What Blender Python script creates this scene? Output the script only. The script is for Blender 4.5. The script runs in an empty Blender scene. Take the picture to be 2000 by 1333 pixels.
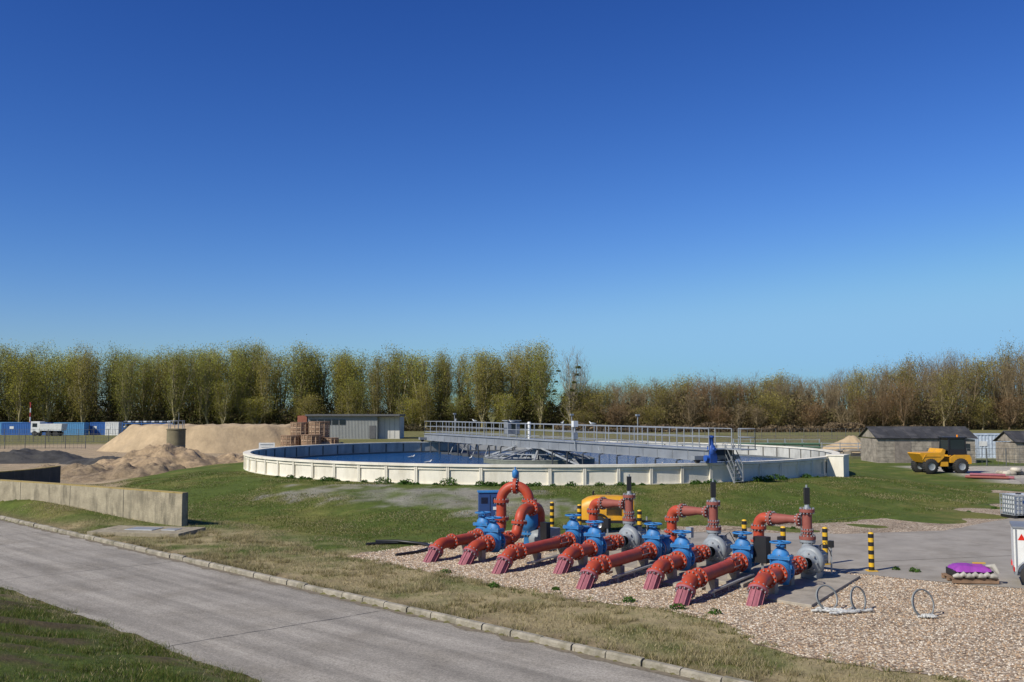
import bpy, math, random
import numpy as np
from mathutils import Vector, Matrix, noise
random.seed(7); RNG=np.random.default_rng(11)
S=bpy.context.scene
# ------------------------------------------------------------------ render look
S.view_settings.view_transform='Standard'
try: S.view_settings.look='None'
except Exception: pass
S.view_settings.exposure=0; S.view_settings.gamma=1
# ------------------------------------------------------------------ materials
def nn(t,ty,x=0,y=0,**k):
    n=t.nodes.new(ty); n.location=(x,y)
    for a,b in k.items(): setattr(n,a,b)
    return n
def mat(name,col,rough=.7,metal=0,var=.25,scale=3,bump=0,bscale=20,dirt=None,dscale=1.5,damt=.5,spec=.5,coords='Object',streak=0):
    m=bpy.data.materials.new(name); m.use_nodes=True; t=m.node_tree
    b=t.nodes['Principled BSDF']
    b.inputs['Roughness'].default_value=rough; b.inputs['Metallic'].default_value=metal
    b.inputs['Specular IOR Level'].default_value=spec
    tc=nn(t,'ShaderNodeTexCoord')
    n1=nn(t,'ShaderNodeTexNoise'); n1.inputs['Scale'].default_value=scale; n1.inputs['Detail'].default_value=6; n1.inputs['Roughness'].default_value=.65
    t.links.new(tc.outputs[coords],n1.inputs['Vector'])
    r=nn(t,'ShaderNodeMapRange'); r.inputs['From Min'].default_value=.3; r.inputs['From Max'].default_value=.7
    r.inputs['To Min'].default_value=1-var; r.inputs['To Max'].default_value=1+var
    t.links.new(n1.outputs['Fac'],r.inputs['Value'])
    mx=nn(t,'ShaderNodeMix',data_type='RGBA',blend_type='MULTIPLY'); mx.inputs[0].default_value=1
    mx.inputs[6].default_value=(*col,1)
    t.links.new(r.outputs[0],mx.inputs[7]); last=mx.outputs[2]
    if dirt:
        n2=nn(t,'ShaderNodeTexNoise'); n2.inputs['Scale'].default_value=dscale; n2.inputs['Detail'].default_value=8; n2.inputs['Roughness'].default_value=.7
        if streak:
            mp=nn(t,'ShaderNodeMapping'); mp.inputs['Scale'].default_value=(1,1,streak); t.links.new(tc.outputs[coords],mp.inputs[0]); t.links.new(mp.outputs[0],n2.inputs['Vector'])
        else: t.links.new(tc.outputs[coords],n2.inputs['Vector'])
        r2=nn(t,'ShaderNodeMapRange'); r2.inputs['From Min'].default_value=.48; r2.inputs['From Max'].default_value=.72; r2.inputs['To Max'].default_value=damt
        t.links.new(n2.outputs['Fac'],r2.inputs['Value'])
        m2=nn(t,'ShaderNodeMix',data_type='RGBA'); t.links.new(r2.outputs[0],m2.inputs[0]); t.links.new(last,m2.inputs[6]); m2.inputs[7].default_value=(*dirt,1); last=m2.outputs[2]
    t.links.new(last,b.inputs['Base Color'])
    if bump:
        n3=nn(t,'ShaderNodeTexNoise'); n3.inputs['Scale'].default_value=bscale; n3.inputs['Detail'].default_value=5
        t.links.new(tc.outputs[coords],n3.inputs['Vector'])
        bp=nn(t,'ShaderNodeBump'); bp.inputs['Strength'].default_value=bump; bp.inputs['Distance'].default_value=.05
        t.links.new(n3.outputs['Fac'],bp.inputs['Height']); t.links.new(bp.outputs[0],b.inputs['Normal'])
    return m
def attrmat(name,rough=.9,transl=0,var=0,scale=1,bump=0,bscale=8,rand=0):
    m=bpy.data.materials.new(name); m.use_nodes=True; t=m.node_tree; b=t.nodes['Principled BSDF']
    b.inputs['Roughness'].default_value=rough; b.inputs['Specular IOR Level'].default_value=.15
    a=nn(t,'ShaderNodeAttribute',attribute_name='Col'); last=a.outputs['Color']
    tc=nn(t,'ShaderNodeTexCoord')
    if var:
        sc=[scale] if not isinstance(scale,(list,tuple)) else scale
        for s_ in sc:
            n1=nn(t,'ShaderNodeTexNoise'); n1.inputs['Scale'].default_value=s_; n1.inputs['Detail'].default_value=8; n1.inputs['Roughness'].default_value=.7
            t.links.new(tc.outputs['Object'],n1.inputs['Vector'])
            r=nn(t,'ShaderNodeMapRange'); r.inputs['From Min'].default_value=.3; r.inputs['From Max'].default_value=.7
            r.inputs['To Min'].default_value=1-var; r.inputs['To Max'].default_value=1+var
            t.links.new(n1.outputs['Fac'],r.inputs['Value'])
            mx=nn(t,'ShaderNodeMix',data_type='RGBA',blend_type='MULTIPLY'); mx.inputs[0].default_value=1
            t.links.new(last,mx.inputs[6]); t.links.new(r.outputs[0],mx.inputs[7]); last=mx.outputs[2]
    if rand:
        oi=nn(t,'ShaderNodeObjectInfo'); r=nn(t,'ShaderNodeMapRange'); r.inputs['To Min'].default_value=1-rand; r.inputs['To Max'].default_value=1+rand
        t.links.new(oi.outputs['Random'],r.inputs['Value'])
        mx=nn(t,'ShaderNodeMix',data_type='RGBA',blend_type='MULTIPLY'); mx.inputs[0].default_value=1
        t.links.new(last,mx.inputs[6]); t.links.new(r.outputs[0],mx.inputs[7]); last=mx.outputs[2]
    t.links.new(last,b.inputs['Base Color'])
    if bump:
        n3=nn(t,'ShaderNodeTexNoise'); n3.inputs['Scale'].default_value=bscale; n3.inputs['Detail'].default_value=8; n3.inputs['Roughness'].default_value=.75
        t.links.new(tc.outputs['Object'],n3.inputs['Vector'])
        bp=nn(t,'ShaderNodeBump'); bp.inputs['Strength'].default_value=bump; bp.inputs['Distance'].default_value=.12
        t.links.new(n3.outputs['Fac'],bp.inputs['Height']); t.links.new(bp.outputs[0],b.inputs['Normal'])
    if transl:
        tr=nn(t,'ShaderNodeBsdfTranslucent'); t.links.new(last,tr.inputs[0]); ms=nn(t,'ShaderNodeMixShader'); ms.inputs[0].default_value=transl
        t.links.new(b.outputs[0],ms.inputs[1]); t.links.new(tr.outputs[0],ms.inputs[2]); t.links.new(ms.outputs[0],t.nodes['Material Output'].inputs[0])
    return m
# ------------------------------------------------------------------ mesh builder
class MB:
    def __init__(s): s.v=[]; s.f=[]; s.m=[]; s.sm=[]
    def add(s,vs,fs,mi=0,smooth=False):
        o=len(s.v); s.v+= [tuple(v) for v in vs]; s.f+=[tuple(i+o for i in f) for f in fs]; s.m+=[mi]*len(fs); s.sm+=[smooth]*len(fs)
    def box(s,c,size,mi=0,M=None,taper=1.0):
        x,y,z=[k/2 for k in size]; vs=[]
        for dz in(-1,1):
            k=taper if dz>0 else 1
            for dx,dy in((-1,-1),(1,-1),(1,1),(-1,1)):
                p=Vector((dx*x*k,dy*y*k,dz*z))
                if M is not None: p=M@p
                vs.append(p+Vector(c))
        s.add(vs,[(3,2,1,0),(4,5,6,7),(0,1,5,4),(1,2,6,5),(2,3,7,6),(3,0,4,7)],mi)
    def beam(s,p0,p1,w,h,mi=0,up=(0,0,1)):
        p0=Vector(p0);p1=Vector(p1);d=p1-p0;L=d.length;
        if L<1e-6:return
        d/=L; u=Vector(up); 
        if abs(d.dot(u))>.98: u=Vector((0,1,0))
        r=d.cross(u).normalized(); u=r.cross(d)
        vs=[]
        for p in(p0,p1):
            for a,b in((-1,-1),(1,-1),(1,1),(-1,1)): vs.append(p+r*a*w/2+u*b*h/2)
        s.add(vs,[(0,1,2,3),(7,6,5,4),(1,0,4,5),(2,1,5,6),(3,2,6,7),(0,3,7,4)],mi)
    def sweep(s,pts,rad,seg=16,mi=0,caps=True,smooth=True):
        pts=[Vector(p) for p in pts]; n=len(pts)
        if not isinstance(rad,(list,tuple)): rad=[rad]*n
        vs=[];ref=None
        for i,p in enumerate(pts):
            a=pts[max(i-1,0)];b=pts[min(i+1,n-1)];d=(b-a)
            if d.length<1e-9: d=Vector((0,0,1))
            d.normalize()
            if ref is None:
                ref=Vector((0,0,1)) if abs(d.z)<.9 else Vector((1,0,0))
            r=(ref-d*ref.dot(d)); 
            if r.length<1e-6: r=Vector((0,1,0))
            r.normalize(); ref=r; q=d.cross(r)
            for k in range(seg):
                an=2*math.pi*k/seg; vs.append(p+(r*math.cos(an)+q*math.sin(an))*rad[i])
        fs=[]
        for i in range(n-1):
            for k in range(seg):
                a=i*seg+k;b=i*seg+(k+1)%seg; fs.append((a,b,b+seg,a+seg))
        s.add(vs,fs,mi,smooth)
        if caps:
            s.add(vs[:seg],[tuple(reversed(range(seg)))],mi); s.add(vs[-seg:],[tuple(range(seg))],mi)
    def cyl(s,p0,p1,r,r1=None,seg=14,mi=0,caps=True):
        s.sweep([p0,p1],[r,r if r1 is None else r1],seg,mi,caps)
    def lathe(s,prof,o,ax=(0,0,1),seg=20,mi=0,smooth=True,sx=1,sy=1):
        ax=Vector(ax).normalized(); ref=Vector((0,0,1)) if abs(ax.z)<.9 else Vector((1,0,0))
        r=(ref-ax*ref.dot(ax)).normalized(); q=ax.cross(r); o=Vector(o); vs=[]
        for R,h in prof:
            for k in range(seg):
                an=2*math.pi*k/seg; vs.append(o+ax*h+(r*math.cos(an)*sx+q*math.sin(an)*sy)*R)
        fs=[]
        for i in range(len(prof)-1):
            for k in range(seg):
                a=i*seg+k;b=i*seg+(k+1)%seg; fs.append((a,b,b+seg,a+seg))
        s.add(vs,fs,mi,smooth)
    def torus(s,c,R,r,ax=(0,0,1),seg=28,mi=0,rs=8,a0=0,a1=2*math.pi):
        ax=Vector(ax).normalized(); ref=Vector((0,0,1)) if abs(ax.z)<.9 else Vector((1,0,0))
        u=(ref-ax*ref.dot(ax)).normalized(); q=ax.cross(u); c=Vector(c)
        s.sweep([c+(u*math.cos(a0+(a1-a0)*k/seg)+q*math.sin(a0+(a1-a0)*k/seg))*R for k in range(seg+1)],r,rs,mi,False)
    def flange(s,c,ax,R,th,mi,bmi,nb=12):
        ax=Vector(ax).normalized(); c=Vector(c)
        s.cyl(c-ax*th/2,c+ax*th/2,R,seg=24,mi=mi)
        ref=Vector((0,0,1)) if abs(ax.z)<.9 else Vector((1,0,0))
        u=(ref-ax*ref.dot(ax)).normalized(); q=ax.cross(u)
        for k in range(nb):
            a=2*math.pi*(k+.5)/nb; p=c+(u*math.cos(a)+q*math.sin(a))*R*.86
            s.cyl(p-ax*(th/2+.045),p+ax*(th/2+.045),.022,seg=6,mi=bmi)
    def obj(s,name,mats,parent=None,loc=None,rz=0,bevel=0):
        me=bpy.data.meshes.new(name); me.from_pydata(s.v,[],s.f)
        for m in (mats if isinstance(mats,(list,tuple)) else [mats]): me.materials.append(m)
        me.polygons.foreach_set('material_index',s.m); me.polygons.foreach_set('use_smooth',s.sm); me.update()
        o=bpy.data.objects.new(name,me); S.collection.objects.link(o)
        if loc: o.location=loc
        o.rotation_euler[2]=rz
        if parent: o.parent=parent
        if bevel:
            b=o.modifiers.new('bevel','BEVEL'); b.width=bevel; b.segments=2; b.limit_method='ANGLE'
        return o
def empty(name,loc=(0,0,0),rz=0):
    e=bpy.data.objects.new(name,None); S.collection.objects.link(e); e.location=loc; e.rotation_euler[2]=rz; e.empty_display_size=.3; return e
def fast(name,V,F,col,mats,parent=None,mi=None,smooth=False,link=True):
    V=np.asarray(V,dtype=np.float32);F=np.asarray(F,dtype=np.int32); k=F.shape[1]
    me=bpy.data.meshes.new(name); me.vertices.add(len(V)); me.vertices.foreach_set('co',V.ravel())
    me.loops.add(F.size); me.loops.foreach_set('vertex_index',F.ravel()); me.polygons.add(len(F))
    me.polygons.foreach_set('loop_start',np.arange(0,F.size,k,dtype=np.int32))
    try: me.polygons.foreach_set('loop_total',np.full(len(F),k,dtype=np.int32))
    except Exception: pass
    for m in mats: me.materials.append(m)
    if mi is not None: me.polygons.foreach_set('material_index',np.asarray(mi,dtype=np.int32))
    if smooth: me.polygons.foreach_set('use_smooth',np.ones(len(F),dtype=bool))
    me.update(calc_edges=True)
    if col is not None:
        ca=me.color_attributes.new('Col','FLOAT_COLOR','POINT'); c=np.ones((len(V),4),dtype=np.float32); c[:,:3]=col; ca.data.foreach_set('color',c.ravel())
    me.validate()
    if not link: return me
    o=bpy.data.objects.new(name,me); S.collection.objects.link(o)
    if parent:o.parent=parent
    return o
def ss(x): 
    x=np.clip(x,0,1); return x*x*(3-2*x)
# ------------------------------------------------------------------ terrain
TC=(2.0,74.0); TR=21.0
RN=np.array([.7123,.7018]); RD=np.array([.7018,-.7123]); S_FAR=15.73; S_NEAR=9.83
def gh(x,y):
    x=np.asarray(x,float);y=np.asarray(y,float)
    r=np.hypot(x-TC[0],y-TC[1]); a=np.arctan2(y-TC[1],x-TC[0])
    hp=.95-.4*ss((np.cos(a)-.7)/.3)
    rf=32.3-5*ss((a+.65)/.5)*ss((3.0-a)/.5)
    z=hp*(1-ss((r-21.8)/(rf-21.8)))
    z=np.where(r<20.4,.3,z)
    s=x*RN[0]+y*RN[1]
    n2=x*.54+y*.842
    z=z+.62*ss((-14.5-x)/10)*ss((s-16.1)/1.6)*(1-ss((n2-28.5)/.4))*(x>-60)
    und=.05*np.sin(x*.5+1)*np.sin(y*.37)+.03*np.sin(x*1.3+y*.9)
    grassy=ss((r-22)/2)*ss((36-r)/3)
    z=z+und*grassy
    road=(s<15.92)
    z=np.where(road,-.13,z)
    bank=-.1+.21*np.clip(9.75-s,0,14)+.05*np.sin(x*1.1+y*.4)*ss((9.7-s)/2)
    z=np.where(s<9.75,bank,z)
    z=np.where((r>60)&(y>140),0,z)
    return z
def axis(lo,hi,step,far):
    a=list(np.arange(lo,hi+1e-6,step)); d=step; p=a[-1]; up=[]
    while p<far: d*=1.16; p+=d; up.append(p)
    d=step; p=lo; dn=[]
    while p>-far: d*=1.16; p-=d; dn.append(p)
    return np.array(dn[::-1]+a+up)
gx=axis(-38,40,.33,2500); gy=axis(4,112,.33,2500)
X,Y=np.meshgrid(gx,gy); Z=gh(X,Y)
nx,ny=len(gx),len(gy)
def fbm(xs,ys,sc,oct=3,off=0):
    out=np.zeros(len(xs))
    for i in range(len(xs)):
        out[i]=noise.fractal((xs[i]*sc+off,ys[i]*sc-off,off*.37),1.0,2.1,oct)
    return out
xf,yf=X.ravel(),Y.ravel()
N1=fbm(xf,yf,.16,4,3.1); N2=fbm(xf,yf,.9,3,9.7)
def groundcol(x,y,N1,N2):
    s=x*RN[0]+y*RN[1]; r=np.hypot(x-TC[0],y-TC[1])
    green=np.array([.088,.118,.022]); olive=np.array([.17,.16,.045]); dry=np.array([.36,.29,.155]); dirt=np.array([.38,.29,.185])
    c=np.zeros((len(x),3))+green
    def mixc(c,t,w): return c*(1-w[:,None])+t*w[:,None]
    c=mixc(c,olive,ss((N1+.14+N2*.6)/.8)*.85)
    # dry verge between kerb and gravel
    dv=ss((s-15.2)/.8)*ss((22.5-s)/2.6)*ss((46-y)/6)
    c=mixc(c,dry,np.clip(dv*(.7+.9*N2+.7*N1),0,1))
    c=mixc(c,np.array([.18,.13,.08]),ss((s-15.6)/.3)*ss((16.7-s)/.6)*.6)
    # field far away behind the tank
    far=ss((y-96)/10); c=mixc(c,np.array([.20,.175,.075]),far*.8)
    c=mixc(c,np.array([.12,.13,.04]),far*ss(N1*1.5+.3)*.6)
    # bare yard to the left rear
    yard=ss((-x-18+N1*3)/3)*ss((r-28.5+N1*2)/2)*ss((y-54)/4)*ss((140-y)/20)
    yard=np.maximum(yard, ss((y-100)/4)*ss((150-y)/10)*ss((-x-8)/6)*ss((x+75)/8))
    c=mixc(c,dirt,np.clip(yard*(1+.4*N2),0,1))
    # grey stony track on mound
    px=(x+3.8)/7.5; py=(y-49.3-(x+3.8)*-.42)/3.2
    patch=ss((1.15-np.hypot(px,py)+N2*.7+N1*.3)/.5)
    c=mixc(c,np.array([.26,.245,.20]),np.clip(patch*(.65+.7*N2),0,.92))
    # right rear yard
    ry=ss((x-33+N1)/2)*ss((90-y)/3)*ss((y-48)/3); c=mixc(c,np.array([.42,.38,.31]),ry)
    # foreground bank bare soil spots
    fb=ss((9.6-s)/.6)*ss((N1*.6+N2*.9-.12)/.25); c=mixc(c,np.array([.10,.07,.04]),fb*.85)
    ed=ss((s-9.0)/.5)*ss((10.2-s)/.3); c=mixc(c,np.array([.28,.22,.13]),ed*.7)
    return c
C=groundcol(xf,yf,N1,N2)
idx=np.arange(nx*ny).reshape(ny,nx)
F=np.stack([idx[:-1,:-1],idx[:-1,1:],idx[1:,1:],idx[1:,:-1]],-1).reshape(-1,4)
Zf=Z.ravel()+np.where((np.hypot(xf-TC[0],yf-TC[1])>22)&(xf*RN[0]+yf*RN[1]<9.6),N2*.09,0)
M_ground=attrmat('ground_mat',.95,var=.24,scale=[.8,3,14],bump=.7,bscale=9)
ter=fast('ground',np.stack([xf,yf,Zf],1),F,C,[M_ground],smooth=True)

# ------------------------------------------------------------------ flat sheets
def densify(poly,step,amp,seed):
    out=[];n=len(poly)
    for i in range(n):
        a=Vector(poly[i]);b=Vector(poly[(i+1)%n]);L=(b-a).length;k=max(1,min(200,int(L/step)))
        nrm=Vector((-(b-a).y,(b-a).x))/max(L,1e-6)
        for j in range(k):
            p=a.lerp(b,j/k); p=p+nrm*amp*noise.fractal((p.x*1.1+seed,p.y*1.1,seed),1,2,4)*2
            out.append(p)
    return out
def sheet(name,poly,z,m,step=.25,amp=0,seed=1):
    P=densify(poly,step,amp,seed) if amp else [Vector(p) for p in poly]
    mb=MB(); mb.add([(p[0],p[1],z) for p in P],[tuple(range(len(P)))]); return mb.obj(name,m)
def road_mat():
    m=mat('road_surface_mat',(.32,.29,.24),.92,var=.10,scale=.6,dirt=(.20,.175,.135),dscale=.45,damt=.75,spec=.25)
    t=m.node_tree;b=t.nodes['Principled BSDF'];tc=[n for n in t.nodes if n.type=='TEX_COORD'][0]
    src=b.inputs['Base Color'].links[0].from_socket
    # rubbed wheel tracks and grime bands along the road (road-aligned coordinates)
    mp=nn(t,'ShaderNodeMapping'); mp.vector_type='TEXTURE'; mp.inputs['Rotation'].default_value=(0,0,math.atan2(RD[1],RD[0])); mp.inputs['Scale'].default_value=(9,.55,1)
    t.links.new(tc.outputs['Object'],mp.inputs[0])
    w=nn(t,'ShaderNodeTexNoise'); w.inputs['Scale'].default_value=1; w.inputs['Detail'].default_value=7; w.inputs['Roughness'].default_value=.6; t.links.new(mp.outputs[0],w.inputs['Vector'])
    rw=nn(t,'ShaderNodeMapRange'); rw.inputs['From Min'].default_value=.35; rw.inputs['From Max'].default_value=.65; rw.inputs['To Min'].default_value=.74; rw.inputs['To Max'].default_value=1.14; t.links.new(w.outputs['Fac'],rw.inputs['Value'])
    m0=nn(t,'ShaderNodeMix',data_type='RGBA',blend_type='MULTIPLY'); m0.inputs[0].default_value=1; t.links.new(src,m0.inputs[6]); t.links.new(rw.outputs[0],m0.inputs[7]); src=m0.outputs[2]
    v=nn(t,'ShaderNodeTexNoise'); v.inputs['Scale'].default_value=24; v.inputs['Detail'].default_value=5; v.inputs['Roughness'].default_value=.85
    t.links.new(tc.outputs['Object'],v.inputs['Vector'])
    r=nn(t,'ShaderNodeMapRange'); r.inputs['From Min'].default_value=.35; r.inputs['From Max'].default_value=.65; r.inputs['To Min'].default_value=.58; r.inputs['To Max'].default_value=1.42
    t.links.new(v.outputs['Fac'],r.inputs['Value'])
    mx=nn(t,'ShaderNodeMix',data_type='RGBA',blend_type='MULTIPLY'); mx.inputs[0].default_value=1
    t.links.new(src,mx.inputs[6]); t.links.new(r.outputs[0],mx.inputs[7]); t.links.new(mx.outputs[2],b.inputs['Base Color'])
    bp=nn(t,'ShaderNodeBump'); bp.inputs['Strength'].default_value=.4; bp.inputs['Distance'].default_value=.02
    t.links.new(v.outputs['Fac'],bp.inputs['Height']); t.links.new(bp.outputs[0],b.inputs['Normal'])
    return m
def rp(u,s,z=None):
    p=RD*u+RN*s; return (p[0],p[1]) if z is None else (p[0],p[1],z)
M_road=road_mat()
nearedge=[rp(-90,S_NEAR)]+[rp(u,S_NEAR+.16*noise.fractal((u*.8,3.3,1),1,2,4)) for u in np.arange(-60,40,.2)]+[rp(90,S_NEAR)]
mb=MB(); pl=nearedge+[rp(90,S_FAR+.02),rp(-90,S_FAR+.02)]
mb.add([(p[0],p[1],-.1) for p in pl],[tuple(range(len(pl)))]); mb.obj('road',M_road)
M_tar=mat('bitumen_mat',(.06,.055,.05),.7)
mb=MB()
for u0,sk in ((-55,.2),(-43.3,.2),(-31.9,.2),(-20.5,.2),(-9.1,.2),(2.3,.2)):
    n=60; L=[];R=[]
    for k in range(n+1):
        s_=S_NEAR+.1+(S_FAR-S_NEAR-.12)*k/n; u=u0+sk*(k/n)+.05*noise.fractal((s_*2,u0,1),1,2,3); w=.011+.016*noise.noise((s_*5,u0,5))
        w=max(.003,w); L.append(rp(u-w,s_,-.096)); R.append(rp(u+w,s_,-.096))
    mb.add(L+R,[(i,i+1,n+2+i,n+1+i) for i in range(n)])
mb.obj('road_joint_seal',M_tar)
# silt and dust gathered along the gutter
mb=MB(); n=420; L=[];R=[]
for k in range(n+1):
    u=-60+100*k/n; w=.20+.22*noise.fractal((u*1.3,2,2),1,2,4); w=max(.02,w); L.append(rp(u,S_FAR-w,-.0955)); R.append(rp(u,S_FAR+.015,-.0955))
mb.add(L+R,[(i,i+1,n+2+i,n+1+i) for i in range(n)]); mb.obj('gutter_silt',mat('silt_mat',(.17,.14,.095),.95,var=.35,scale=9))
M_kerb=mat('kerb_mat',(.29,.26,.20),.9,var=.35,scale=2.5,bump=.4,bscale=25,dirt=(.11,.10,.05),dscale=1.7,damt=.9)
mb=MB(); u=-60
while u<32:
    L=.91; h=.035*noise.noise((u,1,1)); o=.05*noise.noise((u*.7,7,1))
    a=Vector(rp(u+.012,S_FAR+.09+o,-.07)); b=Vector(rp(u+L-.012,S_FAR+.09+o*.6,-.07)); 
    nn_=Vector((RN[0],RN[1],0)); vs=[]
    for p in(a,b):
        for off,z in((-.09,-.12),(-.085,.0+h),(-.045,.035+h),(.05,.04+h),(.05,-.2)): vs.append((p.x+nn_.x*off,p.y+nn_.y*off,z))
    mb.add(vs,[(0,1,6,5),(1,2,7,6),(2,3,8,7),(3,4,9,8),(4,3,2,1,0),(5,6,7,8,9)]); u+=L+.006
mb.obj('kerb',M_kerb)
# gravel
def gravel_mat(name,base=1.0,scale=18):
    m=bpy.data.materials.new(name); m.use_nodes=True; t=m.node_tree; b=t.nodes['Principled BSDF']; b.inputs['Roughness'].default_value=.9; b.inputs['Specular IOR Level'].default_value=.2
    tc=nn(t,'ShaderNodeTexCoord'); v=nn(t,'ShaderNodeTexVoronoi'); v.inputs['Scale'].default_value=scale
    t.links.new(tc.outputs['Object'],v.inputs['Vector'])
    sp=nn(t,'ShaderNodeSeparateColor'); t.links.new(v.outputs['Color'],sp.inputs[0])
    cr=nn(t,'ShaderNodeValToRGB'); e=cr.color_ramp.elements
    e[0].position=0; e[0].color=(.15*base,.10*base,.06*base,1); e[1].position=1; e[1].color=(.74*base,.65*base,.51*base,1)
    for p,c in((.2,(.34,.235,.145)),(.45,(.44,.34,.23)),(.7,(.52,.425,.31)),(.9,(.62,.49,.345))):
        q=e.new(p); q.color=(*[k*base for k in c],1)
    t.links.new(sp.outputs[0],cr.inputs[0])
    n=nn(t,'ShaderNodeTexNoise'); n.inputs['Scale'].default_value=.7; n.inputs['Detail'].default_value=5; t.links.new(tc.outputs['Object'],n.inputs['Vector'])
    r=nn(t,'ShaderNodeMapRange'); r.inputs['From Min'].default_value=.3; r.inputs['From Max'].default_value=.7; r.inputs['To Min'].default_value=.75; r.inputs['To Max'].default_value=1.2
    t.links.new(n.outputs['Fac'],r.inputs['Value'])
    mx=nn(t,'ShaderNodeMix',data_type='RGBA',blend_type='MULTIPLY'); mx.inputs[0].default_value=1; t.links.new(cr.outputs[0],mx.inputs[6]); t.links.new(r.outputs[0],mx.inputs[7])
    r3=nn(t,'ShaderNodeMapRange'); r3.inputs['From Min'].default_value=.25; r3.inputs['From Max'].default_value=.75; r3.inputs['To Min'].default_value=1.08; r3.inputs['To Max'].default_value=.45
    t.links.new(v.outputs['Distance'],r3.inputs['Value'])
    m2=nn(t,'ShaderNodeMix',data_type='RGBA',blend_type='MULTIPLY'); m2.inputs[0].default_value=1; t.links.new(mx.outputs[2],m2.inputs[6]); t.links.new(r3.outputs[0],m2.inputs[7])
    t.links.new(m2.outputs[2],b.inputs['Base Color'])
    bp=nn(t,'ShaderNodeBump'); bp.invert=True; bp.inputs['Strength'].default_value=.7; bp.inputs['Distance'].default_value=.02
    t.links.new(v.outputs['Distance'],bp.inputs['Height']); t.links.new(bp.outputs[0],b.inputs['Normal'])
    return m
M_gravel=gravel_mat('gravel_mat')
GR=[(-5.6,33.9),(-4.0,32.4),(-2.3,30.4),(-.3,28.2),(2.3,25.7),(3.6,25.0),(4.95,23.2),(5.0,21.6),(5.6,20.4),(8.3,18.4),(14,12.5),(24,2),(60,-5),(60,31),(14.2,28.6),(11.5,31),(8,36),(5,41),(0.5,41.6),(-1.25,40.2),(-3.3,36.9)]
sheet('gravel',GR,.012,M_gravel,.3,.22,2)
GS=[(5.5,40.4),(13.2,39.4),(17.8,40.4),(23.4,45.8),(29.4,53.6),(33.5,63.5),(31.4,64.5),(27.6,58.5),(25.4,53.4),(20,47.8),(14.6,44.2),(9,42.9),(5.2,42.2)]
sheet('gravel',GS,.012,M_gravel,.4,.25,5)
M_conc=mat('yard_concrete_mat',(.31,.28,.235),.92,var=.16,scale=.8,bump=.2,bscale=40,dirt=(.18,.155,.12),dscale=.5,damt=.8,spec=.25)
AP=[(0.5,42),(5,40.8),(13.2,39.9),(17.6,41),(23.2,46.2),(29,54),(33,64),(36,72),(70,80),(70,24),(14.2,27.7),(12.6,28.5),(10.2,30.4),(7.4,35),(5,38),(0.5,40.5)]
sheet('concrete_yard',AP,.022,M_conc,.4,.05,8)
mb=MB()
for a,b in(((5,38.6),(33,58)),((16.5,30),(24.2,46.8)),((20,26),(31,58)),((11.6,32.6),(60,45))):
    mb.beam((a[0],a[1],.024),(b[0],b[1],.024),.025,.008)
mb.obj('yard_joint_seal',mat('yard_joint_mat',(.14,.125,.10),.9))

# ------------------------------------------------------------------ common paints
M_red=mat('red_pipe_paint',(.42,.060,.026),.48,var=.16,scale=4,dirt=(.27,.085,.05),dscale=3,damt=.7,spec=.35)
M_dred=mat('faded_red_paint',(.27,.08,.06),.6,var=.15,scale=4,dirt=(.17,.07,.055),dscale=4,spec=.3)
M_pink=mat('pink_primer',(.31,.105,.125),.65,var=.2,scale=6,dirt=(.17,.07,.07),dscale=4,spec=.3)
M_blue=mat('blue_valve_paint',(.03,.18,.43),.5,var=.18,scale=5,dirt=(.08,.14,.22),dscale=4,damt=.7,spec=.4)
M_grey=mat('grey_pump_paint',(.24,.265,.28),.5,var=.15,scale=4,dirt=(.15,.15,.14),dscale=3,damt=.6)
M_galv=mat('galvanised_steel',(.34,.36,.37),.5,metal=.35,var=.2,scale=2)
M_steel=mat('steel_bolt',(.40,.40,.40),.4,metal=.6)
M_black=mat('black_plastic',(.015,.015,.016),.45)
M_pad=mat('pad_concrete',(.33,.29,.23),.9,var=.2,scale=2,bump=.3,bscale=30,dirt=(.15,.13,.09),dscale=1.5,damt=.7)
M_yel=mat('yellow_paint',(.72,.42,.015),.5,var=.12,scale=3,dirt=(.4,.28,.05),dscale=5,damt=.5)
M_white=mat('white_paint',(.70,.70,.66),.5,var=.08,scale=3,dirt=(.42,.40,.35),dscale=2,damt=.5)
M_rub=mat('tyre_rubber',(.025,.024,.022),.85)
M_glass=mat('dark_glass',(.02,.03,.035),.08,var=0)

# ------------------------------------------------------------------ pump + pipework sets
U=Vector((.69,-.72,0)); V=Vector((.53,.85,0)).normalized()
def arc(c,a,b,ang0,ang1,R,n=10):
    return [Vector(c)+Vector(a)*math.cos(ang0+(ang1-ang0)*k/n)*R+Vector(b)*math.sin(ang0+(ang1-ang0)*k/n)*R for k in range(n+1)]
R1=.182; FL=.262
MATS=[M_red,M_blue,M_steel,M_grey,M_pink,M_dred,M_black,M_pad,M_galv]
def P(a,b,z=0): return U*a+V*b+Vector((0,0,z))
def inlet(mb,a,b):
    "buried slanting spigot, flange, 45 degree bend up to horizontal"
    up=Vector((0,0,1)); d=(V+up).normalized()
    p0=P(a,b,0)-d*.35; p1=P(a,b,0)+d*.38
    mb.cyl(p0,p1,R1,seg=20,mi=4)
    for k in range(8):
        an=2*math.pi*k/8; r=V.cross(up).normalized()*math.cos(an)+(d.cross(V.cross(up).normalized()))*math.sin(an)
        mb.beam(p0+r*(R1+.01),p1+r*(R1+.01),.03,.025,4)
    mb.flange(p1+d*.03,d,FL,.06,4,2); mb.flange(p1+d*.09,d,FL,.06,0,2)
    p2=p1+d*.11; R=.55
    c=p2+ (V*1-up*1).normalized()*R
    n=8; pts=[]
    for k in range(n+1):
        a_=math.radians(45)*(1-k/n); pts.append(c+(-V*math.sin(a_)+up*math.cos(a_))*R)
    mb.sweep(pts,R1+.01,20,0)
    return pts[-1]
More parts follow.
